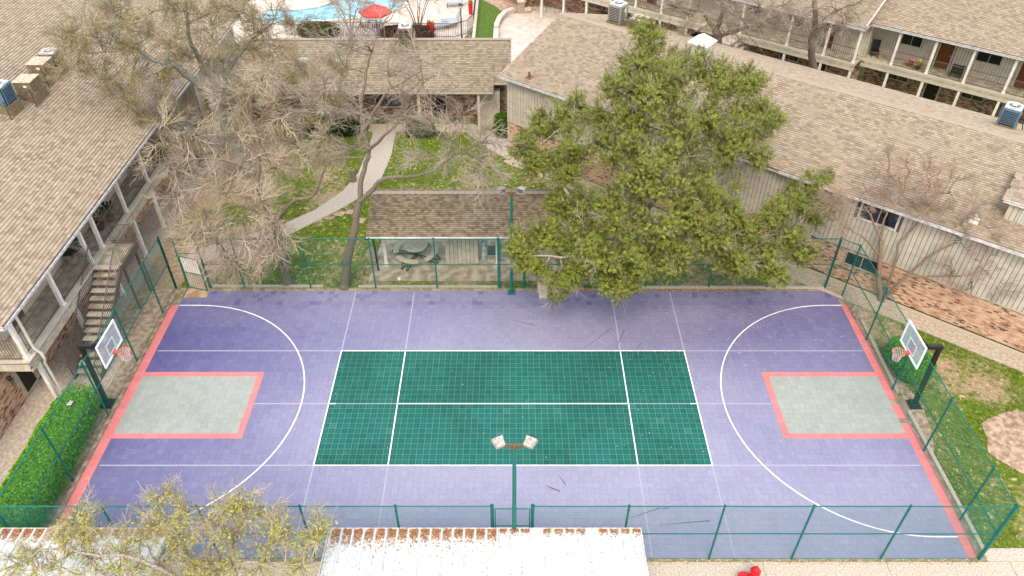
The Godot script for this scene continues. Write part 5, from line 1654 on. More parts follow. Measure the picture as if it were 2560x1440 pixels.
func make_trees():
	# evergreen oak over the fence
	var b := Vector3(6.6, 0, -30.6)
	var fork := b + Vector3(-0.2, 2.6, 0.2)
	var limbs := [
		[[b, b + Vector3(0.1, 1.3, 0), fork], 0.30, 0.24],
		[[fork, on_y(1560, 470, 5.0), on_y(1590, 330, 7.4), on_y(1610, 180, 9.3)], 0.19, 0.05],
		[[fork, on_y(1650, 480, 5.2), on_y(1740, 380, 6.8), on_y(1830, 270, 8.0)], 0.17, 0.05],
		[[fork, on_y(1500, 560, 4.4), on_y(1410, 470, 5.4), on_y(1340, 380, 5.7)], 0.16, 0.04],
		[[fork, on_y(1530, 620, 4.1), on_y(1430, 640, 4.2), on_y(1330, 640, 4.2)], 0.13, 0.03],
		[[fork, on_y(1690, 600, 4.4), on_y(1800, 570, 4.5), on_y(1910, 590, 4.1), on_y(2000, 560, 4.0)], 0.14, 0.03],
		[[fork, on_y(1590, 640, 4.0), on_y(1550, 690, 3.2)], 0.10, 0.03]]
	var lb := [[1620, 95, 10.2, 1.0], [1585, 160, 9.8, 1.2], [1665, 170, 9.6, 1.2], [1560, 225, 9.0, 1.2], [1640, 235, 9.4, 1.3], [1740, 170, 9.0, 1.0], [1790, 210, 8.7, 1.2], [1865, 205, 8.3, 1.1], [1920, 290, 7.5, 1.1], [1860, 300, 7.7, 1.3], [1770, 290, 8.4, 1.3], [1690, 310, 8.6, 1.3], [1700, 235, 9.0, 1.1],
		[1590, 310, 8.0, 1.2], [1500, 300, 7.0, 1.1], [1430, 285, 6.6, 1.0], [1360, 310, 6.0, 1.1], [1310, 370, 5.6, 0.9], [1350, 410, 5.5, 1.1], [1440, 360, 6.4, 1.2], [1530, 380, 7.2, 1.3], [1620, 390, 7.8, 1.4], [1720, 390, 7.8, 1.4], [1820, 380, 7.0, 1.3], [1890, 380, 6.5, 0.9],
		[1420, 440, 5.6, 1.0], [1400, 520, 4.8, 0.8], [1450, 530, 5.0, 1.0], [1530, 500, 6.0, 1.1], [1600, 470, 6.7, 1.3], [1690, 480, 6.8, 1.4], [1780, 470, 6.2, 1.2], [1560, 570, 5.4, 1.2], [1650, 570, 5.8, 1.3], [1740, 560, 5.6, 1.2], [1820, 540, 5.0, 1.0],
		[1300, 620, 4.0, 0.95], [1370, 600, 4.4, 1.0], [1450, 610, 4.7, 1.1], [1325, 665, 3.6, 0.7], [1450, 675, 3.6, 0.8], [1390, 736, 2.4, 0.42], [1368, 700, 3.0, 0.4], [1415, 700, 3.0, 0.45], [1510, 660, 4.2, 1.1], [1530, 720, 3.1, 0.9], [1570, 700, 3.4, 0.9], [1600, 640, 4.6, 1.1], [1690, 640, 4.7, 1.1], [1780, 610, 4.6, 1.0],
		[1860, 580, 4.4, 1.0], [1930, 540, 4.5, 1.0], [1990, 490, 4.6, 0.9], [2045, 450, 4.6, 0.7], [2035, 520, 4.2, 0.9], [1960, 600, 4.0, 1.0], [1900, 640, 4.0, 0.9], [2000, 650, 3.6, 0.8], [1930, 690, 3.3, 0.7], [1840, 650, 4.0, 0.9]]
	tree("evergreen_oak", "large evergreen oak with dense yellowish green leaves leaning over the court fence", "tree", b, limbs, lobes_y(lb), {bark = M.bark_grey, spray = oak_spray, shrink = 0.94, nb = 11, twigs = 1, leaves = 62, twig_col = Color(0.36, 0.31, 0.25), twig_size = 0.8, spread = 0.46, leaf_size = 1.0, squash = 0.8})
	# bare tree whose sprays hang over the corner gate
	b = on_y(720, 708, 0)
	var fa := on_z(688, 556, -28.7)
	limbs = [
		[[b] + zs([[706, 630, -28.5]]) + [fa], 0.24, 0.17],
		[[fa] + zs([[650, 482, -29.2], [646, 405, -29.8], [640, 330, -30.5], [600, 265, -31.2], [575, 215, -31.5]]), 0.13, 0.04],
		[[fa] + zs([[735, 502, -28.6], [785, 488, -28.4], [815, 415, -28.2], [850, 395, -28.0], [930, 392, -27.8]]), 0.10, 0.02],
		[[fa] + zs([[620, 520, -28.2], [560, 520, -27.6], [510, 590, -27.2]]), 0.07, 0.02],
		[[on_z(648, 430, -29.6)] + zs([[560, 400, -29.4], [480, 400, -29.2], [420, 430, -29.0]]), 0.07, 0.02]]
	var bl := [[600, 560, -27.4, 1.2], [540, 600, -27.0, 1.2], [480, 590, -27.2, 1.1], [640, 610, -27.2, 1.1], [590, 650, -26.8, 1.0], [690, 620, -27.2, 1.0], [510, 520, -28.0, 1.3], [450, 500, -28.6, 1.2], [420, 420, -29.0, 1.3], [500, 420, -29.4, 1.3], [580, 440, -29.4, 1.3], [400, 340, -30.0, 1.2], [480, 330, -30.5, 1.3], [570, 340, -30.8, 1.3], [650, 350, -31.0, 1.3], [620, 250, -31.6, 1.4], [700, 290, -31.0, 1.3], [760, 350, -30.6, 1.2], [700, 420, -30.0, 1.0], [560, 240, -31.8, 1.3], [680, 200, -32.2, 1.3], [770, 240, -31.8, 1.2], [820, 340, -30.0, 1.0], [560, 480, -28.6, 1.1], [640, 520, -28.0, 1.0], [690, 560, -27.6, 0.9]]
	tree("bare_tree", "bare tree with pale hanging twigs beside the corner gate", "tree", b, limbs, lobes_z(bl), {bark = M.bark_dark, nb = 7, twigs = 3, twig_col = Color(0.42, 0.34, 0.27), twig_size = 1.2, droop = 0.5, spray = seed_spray, leaves = 3, squash = 0.8, group = "bare trees on the lawn"})
	# bare tree before the pavilion
	b = on_y(862, 716, 0)
	var fb := on_z(898, 505, -28.5)
	limbs = [
		[[b] + zs([[868, 650, -28.2], [884, 585, -28.3]]) + [fb], 0.23, 0.16],
		[[fb] + zs([[906, 440, -28.9], [922, 378, -29.3], [908, 320, -29.8], [904, 255, -30.3], [914, 195, -30.8], [926, 140, -31.2], [945, 85, -31.6]]), 0.13, 0.03],
		[[on_z(922, 378, -29.3)] + zs([[955, 345, -29.0], [985, 318, -28.8], [1010, 290, -28.6]]), 0.09, 0.03],
		[[fb] + zs([[925, 482, -28.3], [960, 448, -28.1], [1020, 442, -27.9], [1075, 430, -27.7], [1125, 395, -27.5], [1150, 375, -27.4]]), 0.12, 0.03],
		[[on_z(904, 270, -30.3)] + zs([[860, 240, -30.6], [800, 225, -31], [740, 240, -31.2]]), 0.08, 0.02],
		[[on_z(908, 330, -29.7)] + zs([[960, 240, -30.0], [990, 215, -30.0], [1050, 180, -30.0]]), 0.08, 0.02]]
	bl = [[1010, 230, -30, 1.2], [1060, 210, -30, 1.1], [1090, 260, -29.6, 1.1], [1020, 290, -29, 1.1], [960, 290, -29.4, 1.0], [970, 180, -30.6, 1.1], [930, 130, -31, 1.1], [900, 60, -31.8, 1.0], [960, 60, -31.8, 1.0], [860, 170, -31, 1.1], [810, 210, -31, 1.1], [770, 270, -31, 1.1], [850, 270, -30.6, 1.0], [840, 110, -31.6, 1.0], [1100, 330, -28.6, 1.1], [1150, 300, -28.6, 1.1], [1130, 370, -27.8, 1.1], [1180, 390, -27.4, 1.1], [1220, 420, -27.2, 0.9], [1230, 350, -27.8, 1.0], [1070, 380, -28, 0.9], [1200, 450, -27.0, 0.8], [880, 370, -29.2, 0.7], [1050, 140, -30.6, 1.0]]
	tree("bare_tree", "bare tree with a dark forked trunk beside the pavilion roof", "tree", b, limbs, lobes_z(bl), {bark = M.bark_dark, nb = 6, twigs = 3, twig_col = Color(0.37, 0.305, 0.255), twig_size = 1.0, droop = 0.1, squash = 0.9, group = "bare trees on the lawn"})
	# big oak by the gallery building
	b = Vector3(-15.2, 0, -38.2)
	limbs = [
		[[b] + zs([[600, 400, -38.0], [560, 310, -37.6], [520, 228, -37.2]]), 0.38, 0.27],
		[[on_z(520, 228, -37.2)] + zs([[470, 190, -36.6], [433, 160, -36.2], [390, 152, -35.8], [340, 122, -35.5], [290, 100, -35.2], [235, 88, -35]]), 0.22, 0.05],
		[[on_z(433, 160, -36.2)] + zs([[400, 175, -35.6], [365, 190, -35.2], [330, 190, -35]]), 0.11, 0.03],
		[[on_z(540, 270, -37.4)] + zs([[500, 150, -37.6], [478, 110, -37.8], [470, 55, -38], [468, 5, -38.2]]), 0.14, 0.06],
		[[on_z(560, 310, -37.6)] + zs([[480, 310, -36.6], [433, 322, -36.0], [405, 360, -35.5], [388, 385, -35.2]]), 0.12, 0.03],
		[[on_z(560, 310, -37.6)] + zs([[620, 270, -38.0], [700, 250, -38.4], [790, 232, -38.6], [850, 225, -38.8], [890, 250, -38.9]]), 0.16, 0.05],
		[[on_z(540, 265, -37.4)] + zs([[570, 180, -38.2], [620, 110, -38.8], [680, 60, -39.2]]), 0.14, 0.05],
		[[on_z(470, 60, -38)] + zs([[530, 30, -38.4], [560, 10, -38.6]]), 0.07, 0.03]]
	bl = [[160, 110, -34.8, 1.3], [220, 70, -35.2, 1.4], [190, 160, -34.6, 1.3], [260, 130, -35.2, 1.4], [300, 50, -35.8, 1.5], [250, 200, -34.8, 1.3], [330, 180, -35.2, 1.3], [360, 100, -35.8, 1.4], [380, 30, -36.6, 1.5], [420, 100, -36.6, 1.4], [460, 30, -37.6, 1.4], [310, 240, -34.8, 1.1], [410, 220, -35.6, 1.2], [480, 150, -37, 1.2], [540, 70, -38, 1.5], [550, 150, -38, 1.4], [610, 30, -38.8, 1.5], [620, 120, -38.6, 1.4], [690, 40, -39.2, 1.5], [690, 130, -38.8, 1.4], [620, 210, -38, 1.3], [700, 210, -38.6, 1.3], [760, 180, -38.8, 1.2], [770, 250, -38.6, 1.2], [840, 250, -38.8, 1.1], [720, 290, -38.4, 1.2], [780, 300, -38.6, 1.0], [640, 280, -38, 1.2], [440, 300, -36, 1.1], [390, 300, -35.4, 1.1], [350, 300, -35, 0.9], [400, 380, -35.2, 1.0], [470, 370, -36, 1.0], [540, 10, -38.6, 1.3], [300, 5, -36.4, 1.4], [650, 80, -39, 1.3], [850, 170, -38.8, 1.0], [330, 390, -34.6, 0.9], [760, 60, -39.4, 1.1], [520, 300, -37, 1.1]]
	tree("spreading_oak", "big spreading oak with lichen grey limbs and sparse yellow brown buds over the gallery roof", "tree", b, limbs, lobes_z(bl), {bark = M.bark_lichen, spray = seed_spray, nb = 9, twigs = 3, leaves = 30, twig_col = Color(0.36, 0.295, 0.205), twig_size = 0.95, spread = 0.4, leaf_size = 1.0, rmax = 0.09})
	# many-stemmed bare tree by the siding building
	b = on_y(2203, 752, 0)
	var K := func(l): return zs(l)
	limbs = [
		[[b] + zs([[2198, 690, -27.2], [2202, 600, -27.5]]), 0.13, 0.09],
		[[on_z(2202, 600, -27.5)] + zs([[2185, 560, -27.5], [2172, 530, -27.4], [2150, 500, -27.2]]), 0.06, 0.02],
		[[on_z(2202, 600, -27.5)] + zs([[2212, 545, -27.6], [2235, 510, -27.6], [2260, 480, -27.4]]), 0.07, 0.02],
		[[b] + zs([[2225, 700, -26.9], [2243, 640, -26.9], [2246, 610, -27], [2280, 575, -27], [2310, 530, -26.8], [2330, 500, -26.6]]), 0.09, 0.02],
		[[b] + zs([[2240, 715, -26.6], [2290, 670, -26.4], [2340, 630, -26.2], [2400, 605, -26.0], [2460, 600, -25.8]]), 0.09, 0.02],
		[[on_z(2270, 690, -26.5)] + zs([[2330, 690, -26], [2400, 690, -25.6], [2450, 680, -25.4]]), 0.06, 0.02],
		[[on_z(2200, 640, -27.3)] + zs([[2160, 595, -27], [2110, 565, -26.6], [2080, 530, -26.4]]), 0.05, 0.015]]
	bl = [[2120, 500, -26.8, 0.9], [2100, 550, -26.4, 0.8], [2170, 470, -27.4, 0.9], [2220, 430, -27.6, 0.9], [2280, 420, -27.4, 0.9], [2250, 480, -27.4, 0.8], [2330, 440, -26.8, 0.9], [2380, 480, -26.4, 0.9], [2330, 520, -26.6, 0.8], [2410, 550, -26, 0.9], [2470, 570, -25.8, 0.9], [2500, 620, -25.6, 0.9], [2440, 640, -25.6, 0.9], [2400, 600, -26, 0.7], [2480, 690, -25.2, 0.8], [2380, 680, -25.6, 0.7], [2430, 720, -25.2, 0.7], [2530, 670, -25.2, 0.7], [2080, 510, -26.4, 0.6]]
	tree("crape_myrtle", "bare many-stemmed small tree with brown twigs against the grey siding", "tree", b, limbs, lobes_z(bl), {bark = M.bark_brown, nb = 7, twigs = 3, twig_col = Color(0.34, 0.24, 0.185), twig_size = 0.8, rmax = 0.03, squash = 0.9})
	# budding tree in the foreground
	b = Vector3(-8.2, 0.012, -10.9)
	var fd := b + Vector3(0, 2.0, -0.1)
	limbs = [
		[[b, fd], 0.17, 0.13],
		[[fd] + zs([[470, 1400, -11.6], [440, 1330, -12.0], [400, 1260, -12.3]]), 0.09, 0.02],
		[[fd] + zs([[600, 1410, -11.4], [690, 1420, -11.3], [780, 1400, -11.4]]), 0.08, 0.02],
		[[fd] + zs([[520, 1380, -11.8], [560, 1320, -12.1], [590, 1260, -12.3]]), 0.08, 0.02],
		[[fd] + zs([[350, 1400, -11.3], [250, 1390, -11.2], [160, 1370, -11.4]]), 0.08, 0.02]]
	bl = [[410, 1245, -12.4, 0.5], [390, 1290, -12.3, 0.7], [470, 1280, -12.3, 0.6], [560, 1280, -12.3, 0.6], [600, 1255, -12.4, 0.45], [640, 1290, -12.2, 0.6], [700, 1310, -12, 0.6], [520, 1330, -12.1, 0.8], [430, 1340, -12, 0.8], [350, 1340, -12, 0.8], [600, 1340, -12, 0.8], [680, 1360, -11.9, 0.7], [760, 1350, -11.9, 0.6], [800, 1320, -12, 0.45], [300, 1390, -11.6, 0.8], [400, 1400, -11.6, 0.8], [480, 1410, -11.6, 0.8], [580, 1400, -11.7, 0.8], [650, 1420, -11.5, 0.8], [230, 1400, -11.4, 0.8], [160, 1420, -11.2, 0.7], [80, 1420, -11, 0.7], [200, 1290, -12, 0.5], [170, 1340, -11.8, 0.5], [10, 1420, -10.9, 0.6], [760, 1420, -11.4, 0.6], [320, 1430, -11.2, 0.8], [520, 1440, -11.3, 0.8], [230, 1330, -11.9, 0.45]]
	tree("budding_tree", "small tree with yellow green spring buds between the white carports", "tree", b, limbs, lobes_z(bl), {bark = M.bark_grey, spray = bud_spray, nb = 8, shrink = 0.95, twigs = 2, leaves = 32, twig_col = Color(0.46, 0.39, 0.28), twig_size = 0.55, spread = 0.6, leaf_size = 0.55, rmax = 0.03})
	# bare trees in the yard behind the siding building
	b = Vector3(13.8, 0, -47.6)
	limbs = [
		[[b] + zs([[1795, 100, -47.2], [1790, 82, -47.2]]), 0.32, 0.26],
		[[on_z(1790, 82, -47.2)] + zs([[1772, 50, -47], [1755, 28, -46.8], [1720, 22, -46.6], [1670, 12, -46.4]]), 0.17, 0.06],
		[[on_z(1790, 82, -47.2)] + zs([[1803, 45, -47.2], [1808, 5, -47.2]]), 0.18, 0.09],
		[[on_z(1793, 92, -47.2)] + zs([[1840, 78, -46.6], [1890, 60, -46.2], [1950, 35, -45.8]]), 0.15, 0.05]]
	bl = [[1720, 40, -46.6, 1.3], [1690, 20, -46.4, 1.2], [1750, 10, -46.8, 1.3], [1830, 20, -47, 1.4], [1860, 50, -46.6, 1.3], [1900, 20, -46.4, 1.4], [1900, 70, -46, 1.3], [1950, 50, -45.8, 1.3], [1960, 10, -46, 1.4], [2000, 40, -45.6, 1.2], [1820, 80, -46.8, 0.9], [1740, 80, -46.4, 0.9]]
	tree("bare_tree", "thick bare tree with twisting limbs behind the ridge of the siding building", "tree", b, limbs, lobes_z(bl), {bark = M.bark_dark, nb = 9, twigs = 3, twig_col = Color(0.38, 0.31, 0.25), twig_size = 1.0, group = "bare trees by the far building"})
	b = Vector3(20.2, 0, -44.3)
	limbs = [[[b] + zs([[2030, 140, -44.2], [2034, 80, -44], [2040, 30, -43.8], [2035, 0, -43.8]]), 0.26, 0.12],
		[[on_z(2034, 80, -44)] + zs([[2070, 40, -43.6], [2110, 20, -43.4], [2150, 5, -43.2]]), 0.1, 0.03],
		[[on_z(2034, 80, -44)] + zs([[1990, 60, -43.8], [1950, 65, -43.6]]), 0.08, 0.02]]
	bl = [[2040, 20, -43.8, 1.1], [2090, 20, -43.5, 1.1], [2130, 30, -43.4, 1.0], [2150, 5, -43.2, 1.0], [2000, 60, -43.8, 1.0], [1970, 80, -43.6, 0.9], [2070, 70, -43.6, 0.9], [2110, 60, -43.4, 0.7], [2030, 110, -43.8, 0.6]]
	tree("bare_tree", "slender bare tree in front of the far gallery railing", "tree", b, limbs, lobes_z(bl), {bark = M.bark_dark, nb = 8, twigs = 3, twig_col = Color(0.38, 0.31, 0.25), twig_size = 0.8, group = "bare trees by the far building"})
	# many-stemmed shrub trees by the pool
	for q in [[1048, 92, 1.0, "bare reddish many-stemmed shrub tree on the pool deck"], [880, 96, 0.9, "bare grey many-stemmed shrub tree beside the red umbrella"]]:
		b = on_y(q[0], q[1], 0)
		limbs = []; bl = []
		for k in 7:
			var an: float = TAU * k / 7.0 + 0.3
			var d := Vector3(cos(an), 0, sin(an) * 0.6)
			var top: Vector3 = b + d * 1.7 * q[2] + Vector3.UP * rf(3.4, 4.6) * q[2]
			limbs.append([[b, b + d * 0.35 + Vector3.UP * 1.3, b + d * 0.9 * q[2] + Vector3.UP * 2.6 * q[2], top], 0.06, 0.015])
			bl.append([top, 0.8]); bl.append([top.lerp(b, 0.25) + Vector3(rf(-.4, .4), 0, 0), 0.7])
		tree("shrub_tree", q[3], "tree", b, limbs, bl, {bark = M.bark_brown if q[0] > 1000 else M.bark_grey, nb = 5, twigs = 2, twig_col = Color(0.27, 0.20, 0.16), twig_size = 0.7, rmax = 0.03, group = "shrub trees by the pool"})
	# twiggy shrub in the ring of bare earth
	b = Vector3(20.9, 0.02, -18.9)
	limbs = []; bl = []
	for k in 8:
		var d := Vector3(cos(k * 0.8), 0, sin(k * 0.8))
		limbs.append([[b, b + d * 0.2 + Vector3.UP * 0.7, b + d * 0.7 + Vector3.UP * 1.4], 0.03, 0.01])
		bl.append([b + d * 0.8 + Vector3.UP * 1.5, 0.5])
	tree("bare_shrub", "bare twiggy shrub in the round bed of earth", "shrub", b, limbs, bl, {bark = M.bark_brown, nb = 6, twigs = 3, twig_col = Color(0.26, 0.19, 0.14), twig_size = 0.45, rmax = 0.015})
func hedge(called: String, label: String, c: Vector3, s: Vector3, turn: float, n: int, col: Color, group := "", pw := 5.0, leaf := 1.0):
	var o := thing(called, label, "hedge" if called == "hedge" else "shrub", c, turn, group)
	var nz := FastNoiseLite.new(); nz.seed = int(c.x * 10) + 77; nz.frequency = 1.1; nz.fractal_octaves = 2
	var f := func(d: Vector3, k: float) -> Vector3:
		var q := pow(pow(absf(d.x) / (s.x / 2), pw) + pow(absf(d.y) / (s.y / 2), pw) + pow(absf(d.z) / (s.z / 2), pw), -1 / pw)
		var p := d * q
		return p * (k + 0.06 * nz.get_noise_3dv(p + c)) + Vector3.UP * s.y / 2
	var core := MB.new()
	var A := 30; var Bn := 14
	for i in A:
		for j in Bn:
			var q := []
			for e in [[i, j], [i, j + 1], [i + 1, j + 1], [i + 1, j]]:
				var t: float = TAU * e[0] / A; var ph: float = -PI / 2 + PI * e[1] / Bn
				q.append(f.call(Vector3(cos(t) * cos(ph) * s.x, sin(ph) * s.y, sin(t) * cos(ph) * s.z).normalized(), 0.93))
			core.quad(q[0], q[1], q[2], q[3])
	var cm: StandardMaterial3D = M.hedge_core.duplicate()
	cm.albedo_color = col.linear_to_srgb()
	part(core, "core", cm, o)
	var xf := []; var cols := []
	for i in n:
		# even over the box faces, then pulled onto the rounded form
		var p := Vector3(rf(-1, 1), rf(-1, 1), rf(-1, 1))
		var w := [s.y * s.z, s.x * s.z, s.x * s.y]
		var t: float = rng.randf() * (w[0] + w[1] + w[2])
		var ax := 0 if t < w[0] else (1 if t < w[0] + w[1] else 2)
		p[ax] = 1.0 if (rng.randf() < 0.5 or ax == 1) else -1.0
		var d := Vector3(p.x * s.x, p.y * s.y, p.z * s.z).normalized()
		var q: Vector3 = f.call(d, rf(0.92, 1.03))
		var out := Vector3(p.x * absf(p.x), p.y, p.z * absf(p.z)).normalized()
		xf.append(Transform3D(facing((out + rdir() * 0.8).normalized()).scaled(Vector3.ONE * leaf * rf(0.7, 1.4)), q))
		var k := rf(0.6, 1.5)
		cols.append(Color(col.r * k * rf(0.8, 1.3), col.g * k, col.b * k))
	swarm("foliage", clump, M.leaf, o, xf, cols)
	return o
var clump: ArrayMesh
func make_hedges():
	var b := MB.new()
	for k in 7:
		var d := Vector3(cos(k * 2.4), rf(0.2, 1.2), sin(k * 2.4)).normalized()
		var s := d.cross(Vector3.UP).normalized() * 0.016
		var p := d * 0.015; var e := d * rf(0.05, 0.075)
		b.tri(p, p.lerp(e, 0.5) + s + Vector3.UP * 0.006, e); b.tri(p, e, p.lerp(e, 0.5) - s + Vector3.UP * 0.006)
	clump = b.mesh()
	var G := Color(0.115, 0.30, 0.012)
	hedge("hedge", "long clipped bright green hedge beside the court fence", Vector3(-17.12, 0, -16.6), Vector3(1.55, 1.2, 8.4), 0.02, 15000, G, "", 4.0)
	hedge("hedge", "rounded bright green bush behind the hoop and its fence", Vector3(16.75, 0, -22.6), Vector3(1.35, 1.15, 2.2), 0.15, 4500, Color(0.10, 0.27, 0.015), "", 3.0)
	hedge("hedge", "dark green hedge in front of the low brick building", Vector3(-11.6, 0, -43.2), Vector3(3.9, 1.0, 1.1), 0, 4000, Color(0.028, 0.062, 0.01), "hedges along the low building", 4.0, 1.3)
	hedge("shrub", "small green shrub by the pavilion side of the low brick building", Vector3(-5.8, 0, -43.0), Vector3(1.8, 0.7, 1.0), 0, 1500, Color(0.04, 0.085, 0.012), "hedges along the low building", 3.0, 1.3)
	hedge("shrub", "light green shrub at the corner of the siding building", Vector3(-0.6, 0, -42.9), Vector3(1.1, 1.5, 1.1), 0, 2200, Color(0.06, 0.13, 0.015), "", 2.5, 1.3)
	hedge("hedge", "clipped bright hedge in front of the far brick wall", on_y(1420, 15, 0), Vector3(3.2, 1.3, 2.2), -deg_to_rad(ANG), 3500, Color(0.06, 0.17, 0.015), "", 4.0, 1.6)
	hedge("shrub", "small green shrub at the foot of the far wall behind the ridge", on_y(1825, 125, 0), Vector3(2.0, 0.8, 1.2), -deg_to_rad(ANG), 1200, Color(0.05, 0.13, 0.012), "", 2.5, 1.5)
	hedge("shrub", "olive green shrub inside the iron pool fence", on_y(800, 92, 0), Vector3(3.4, 1.1, 1.0), 0, 1500, Color(0.06, 0.075, 0.02), "shrubs along the pool fence", 2.6, 1.6)
	hedge("shrub", "dull purple brown shrub inside the iron pool fence", on_y(1020, 97, 0), Vector3(4.6, 1.0, 1.0), 0, 1700, Color(0.09, 0.055, 0.045), "shrubs along the pool fence", 2.6, 1.6)
	var pp := MB.new()
	pp.quad(Vector3(-0.12, 0, 0.09), Vector3(0.10, 0.02, 0.12), Vector3(0.13, 0.05, -0.08), Vector3(-0.05, 0.01, -0.12))
	var po := part(pp, "paper_scrap", M.trim)
	po.position = Vector3(-17.05, 1.235, -19.55)
	tag(po, "scrap of white paper lying on the long hedge", "paper")
	# yucca beside the grey condenser
	for q in [[1508, 62, 1.0, "spiky yellow green yucca beside the grey condenser"], [1715, 118, 0.7, "small spiky yucca behind the white cupola"]]:
		var at := on_y(q[0], q[1], 0)
		var y := thing("yucca", q[3], "plant", at, 0, "yuccas")
		var st_ := MB.new()
		st_.path([Vector3.ZERO, Vector3(0, 1.2 * q[2], 0)], [0.12, 0.09], 7)
		part(st_, "stem", M.bark_brown, y)
		for i in 90:
			var lf := MB.new()
			lf.col = Color(0.10, 0.13, 0.02).lerp(Color(0.32, 0.27, 0.05), rng.randf() * rng.randf())
			var d := rdir(); d.y = absf(d.y) * 0.9 + rf(-0.25, 0.1); d = d.normalized()
			var L: float = rf(0.8, 1.15) * q[2]
			var o0 := Vector3(0, rf(0.9, 1.25) * q[2], 0)
			var s := d.cross(Vector3.UP).normalized() * 0.035
			var tip := o0 + d * L + Vector3.DOWN * 0.12 * L
			lf.quad(o0 - s * 0.6, o0 + s * 0.6, o0 + d * L * 0.55 + s, o0 + d * L * 0.55 - s)
			lf.tri(o0 + d * L * 0.55 - s, o0 + d * L * 0.55 + s, tip)
			part(lf, "leaf", M.leaf, y)

# ------------------------------------------------------------------ the pool terrace far behind
func lounger(label: String, at: Vector3, turn: float, raise: float, m: Material = null):
	var o := thing("sun_lounger", label, "lounger", at, turn, "sun loungers by the pool")
	var mm: Material = m if m else M.lounge
	var s := MB.new()
	s.box(Vector3(0.25, 0.36, 0), Vector3(1.3, 0.07, 0.66))
	part(s, "seat", mm, o)
	var b := MB.new()
	var d := Vector3(-cos(raise), sin(raise), 0)
	b.box(Vector3(-0.4, 0.37, 0) + d * 0.38, Vector3(0.76, 0.06, 0.66), Basis(-d, Vector3(0, 0, 1).cross(-d), Vector3(0, 0, 1)))
	part(b, "backrest", mm, o)
	for x in [-0.3, 0.8]:
		for z in [-0.28, 0.28]:
			var l := MB.new()
			l.box(Vector3(x, 0.165, z), Vector3(0.05, 0.33, 0.05))
			part(l, "leg", M.iron, o)
func make_pool():
	sheet("terrace", [Vector2(-40, -57.3), Vector2(-4.4, -57.3), Vector2(-3.15, -60.6), Vector2(-3.1, -92), Vector2(-40, -92)], 0.02, M.deck_pale)
	var edge := [Vector2(-21, -61.6), Vector2(-17.6, -61.6), Vector2(-15.9, -62.1), Vector2(-12.7, -62.9), Vector2(-10.4, -64.1), Vector2(-9.3, -65.6), Vector2(-9.4, -67.6), Vector2(-10.2, -72), Vector2(-13.5, -73), Vector2(-15.0, -69), Vector2(-15.6, -66.8), Vector2(-16.7, -65.5), Vector2(-18.4, -64.8), Vector2(-21, -65.0)]
	var cop := MB.new()
	for i in edge.size():
		var p: Vector2 = edge[i]; var q: Vector2 = edge[(i + 1) % edge.size()]
		cop.bar(Vector3(p.x, 0.06, p.y), Vector3(q.x, 0.06, q.y), 0.32, 0.09)
	structure(cop, "pool_coping", M.stone_white)
	sheet("pool_water", edge, 0.035, M.water, 0.01)
	var gm := mat("far_grass", lin(0.10, 0.165, 0.018), 0.95, grain(71, 0.05, 0.45, 1.0, 5, Color(0.75, 1, 0.6), 2.0), 0.35)
	sheet("lawn", [Vector2(-2.9, -57.0), Vector2(-1.35, -57.0), Vector2(-1.3, -61.2), Vector2(-0.9, -63.2), Vector2(-0.6, -63.9), Vector2(-1.6, -66.0), Vector2(-2.9, -67.6)], 0.0, gm)
	sheet("lawn", [Vector2(0.3, -67.2), Vector2(1.0, -64.4), Vector2(3.5, -64.4), Vector2(6.3, -61.6), Vector2(9.0, -66.5), Vector2(2.5, -75), Vector2(-3, -75), Vector2(-2.0, -71)], 0.0, gm)
	sheet("path", [Vector2(-2.88, -67.7), Vector2(-1.6, -66.05), Vector2(-0.55, -63.95), Vector2(0.9, -64.3), Vector2(0.2, -67.3), Vector2(-2.1, -71), Vector2(-2.88, -72)], 0.01, M.pink_concrete)
	sheet("plaza", [Vector2(-1.25, -47.8), Vector2(7.5, -52), Vector2(6.2, -61.5), Vector2(3.4, -64.3), Vector2(0.9, -64.25), Vector2(-0.5, -63.85), Vector2(-0.85, -63.1), Vector2(-1.25, -61.2)], 0.012, M.deck_pale)
	# low dry stone walls, stone by stone
	var runs := [["low curved white stone wall between the lawn and the plaza", [Vector2(-1.3, -57.0), Vector2(-1.28, -60.6), Vector2(-1.05, -62.2), Vector2(-0.55, -63.6), Vector2(0.1, -64.2)], 0.45], ["low curved stone wall at the back of the plaza", [Vector2(1.0, -64.2), Vector2(2.2, -64.35), Vector2(3.6, -64.2), Vector2(4.6, -63.5)], 0.45], ["long low stone wall running to the yucca", [Vector2(1.8, -67.9), Vector2(4.4, -63.9), Vector2(7.4, -59.9)], 0.5]]
	for r in runs:
		var o := thing("stone_wall", r[0], "wall", Vector3(r[1][0].x, 0, r[1][0].y), 0, "low stone walls")
		for i in r[1].size() - 1:
			var p: Vector2 = r[1][i]; var q: Vector2 = r[1][i + 1]
			var n := maxi(int((q - p).length() / 0.5), 1)
			for k in n:
				for row in 2:
					var b := MB.new()
					var a: Vector2 = p.lerp(q, (k + 0.02) / n) - r[1][0]; var c: Vector2 = p.lerp(q, (k + 0.98) / n) - r[1][0]
					var y: float = r[2] * (0.25 + 0.5 * row)
					b.bar(Vector3(a.x, y, a.y), Vector3(c.x, y, c.y), 0.34 + 0.06 * row + rf(-0.02, 0.02), r[2] * 0.49)
					part(b, "stone", M.stone_white if rng.randf() < 0.75 else M.stone, o)
	var pl := thing("stone_pillar", "short white stone pillar at the end of the plaza wall", "pillar", Vector3(0.75, 0, -64.3))
	for k in 4:
		var b := MB.new()
		b.box(Vector3(rf(-.01, .01), 0.12 + k * 0.235, 0), Vector3(0.56, 0.225, 0.56))
		part(b, "stone", M.stone, pl)
	var pc := MB.new()
	pc.box(Vector3(0, 1.0, 0), Vector3(0.68, 0.12, 0.68))
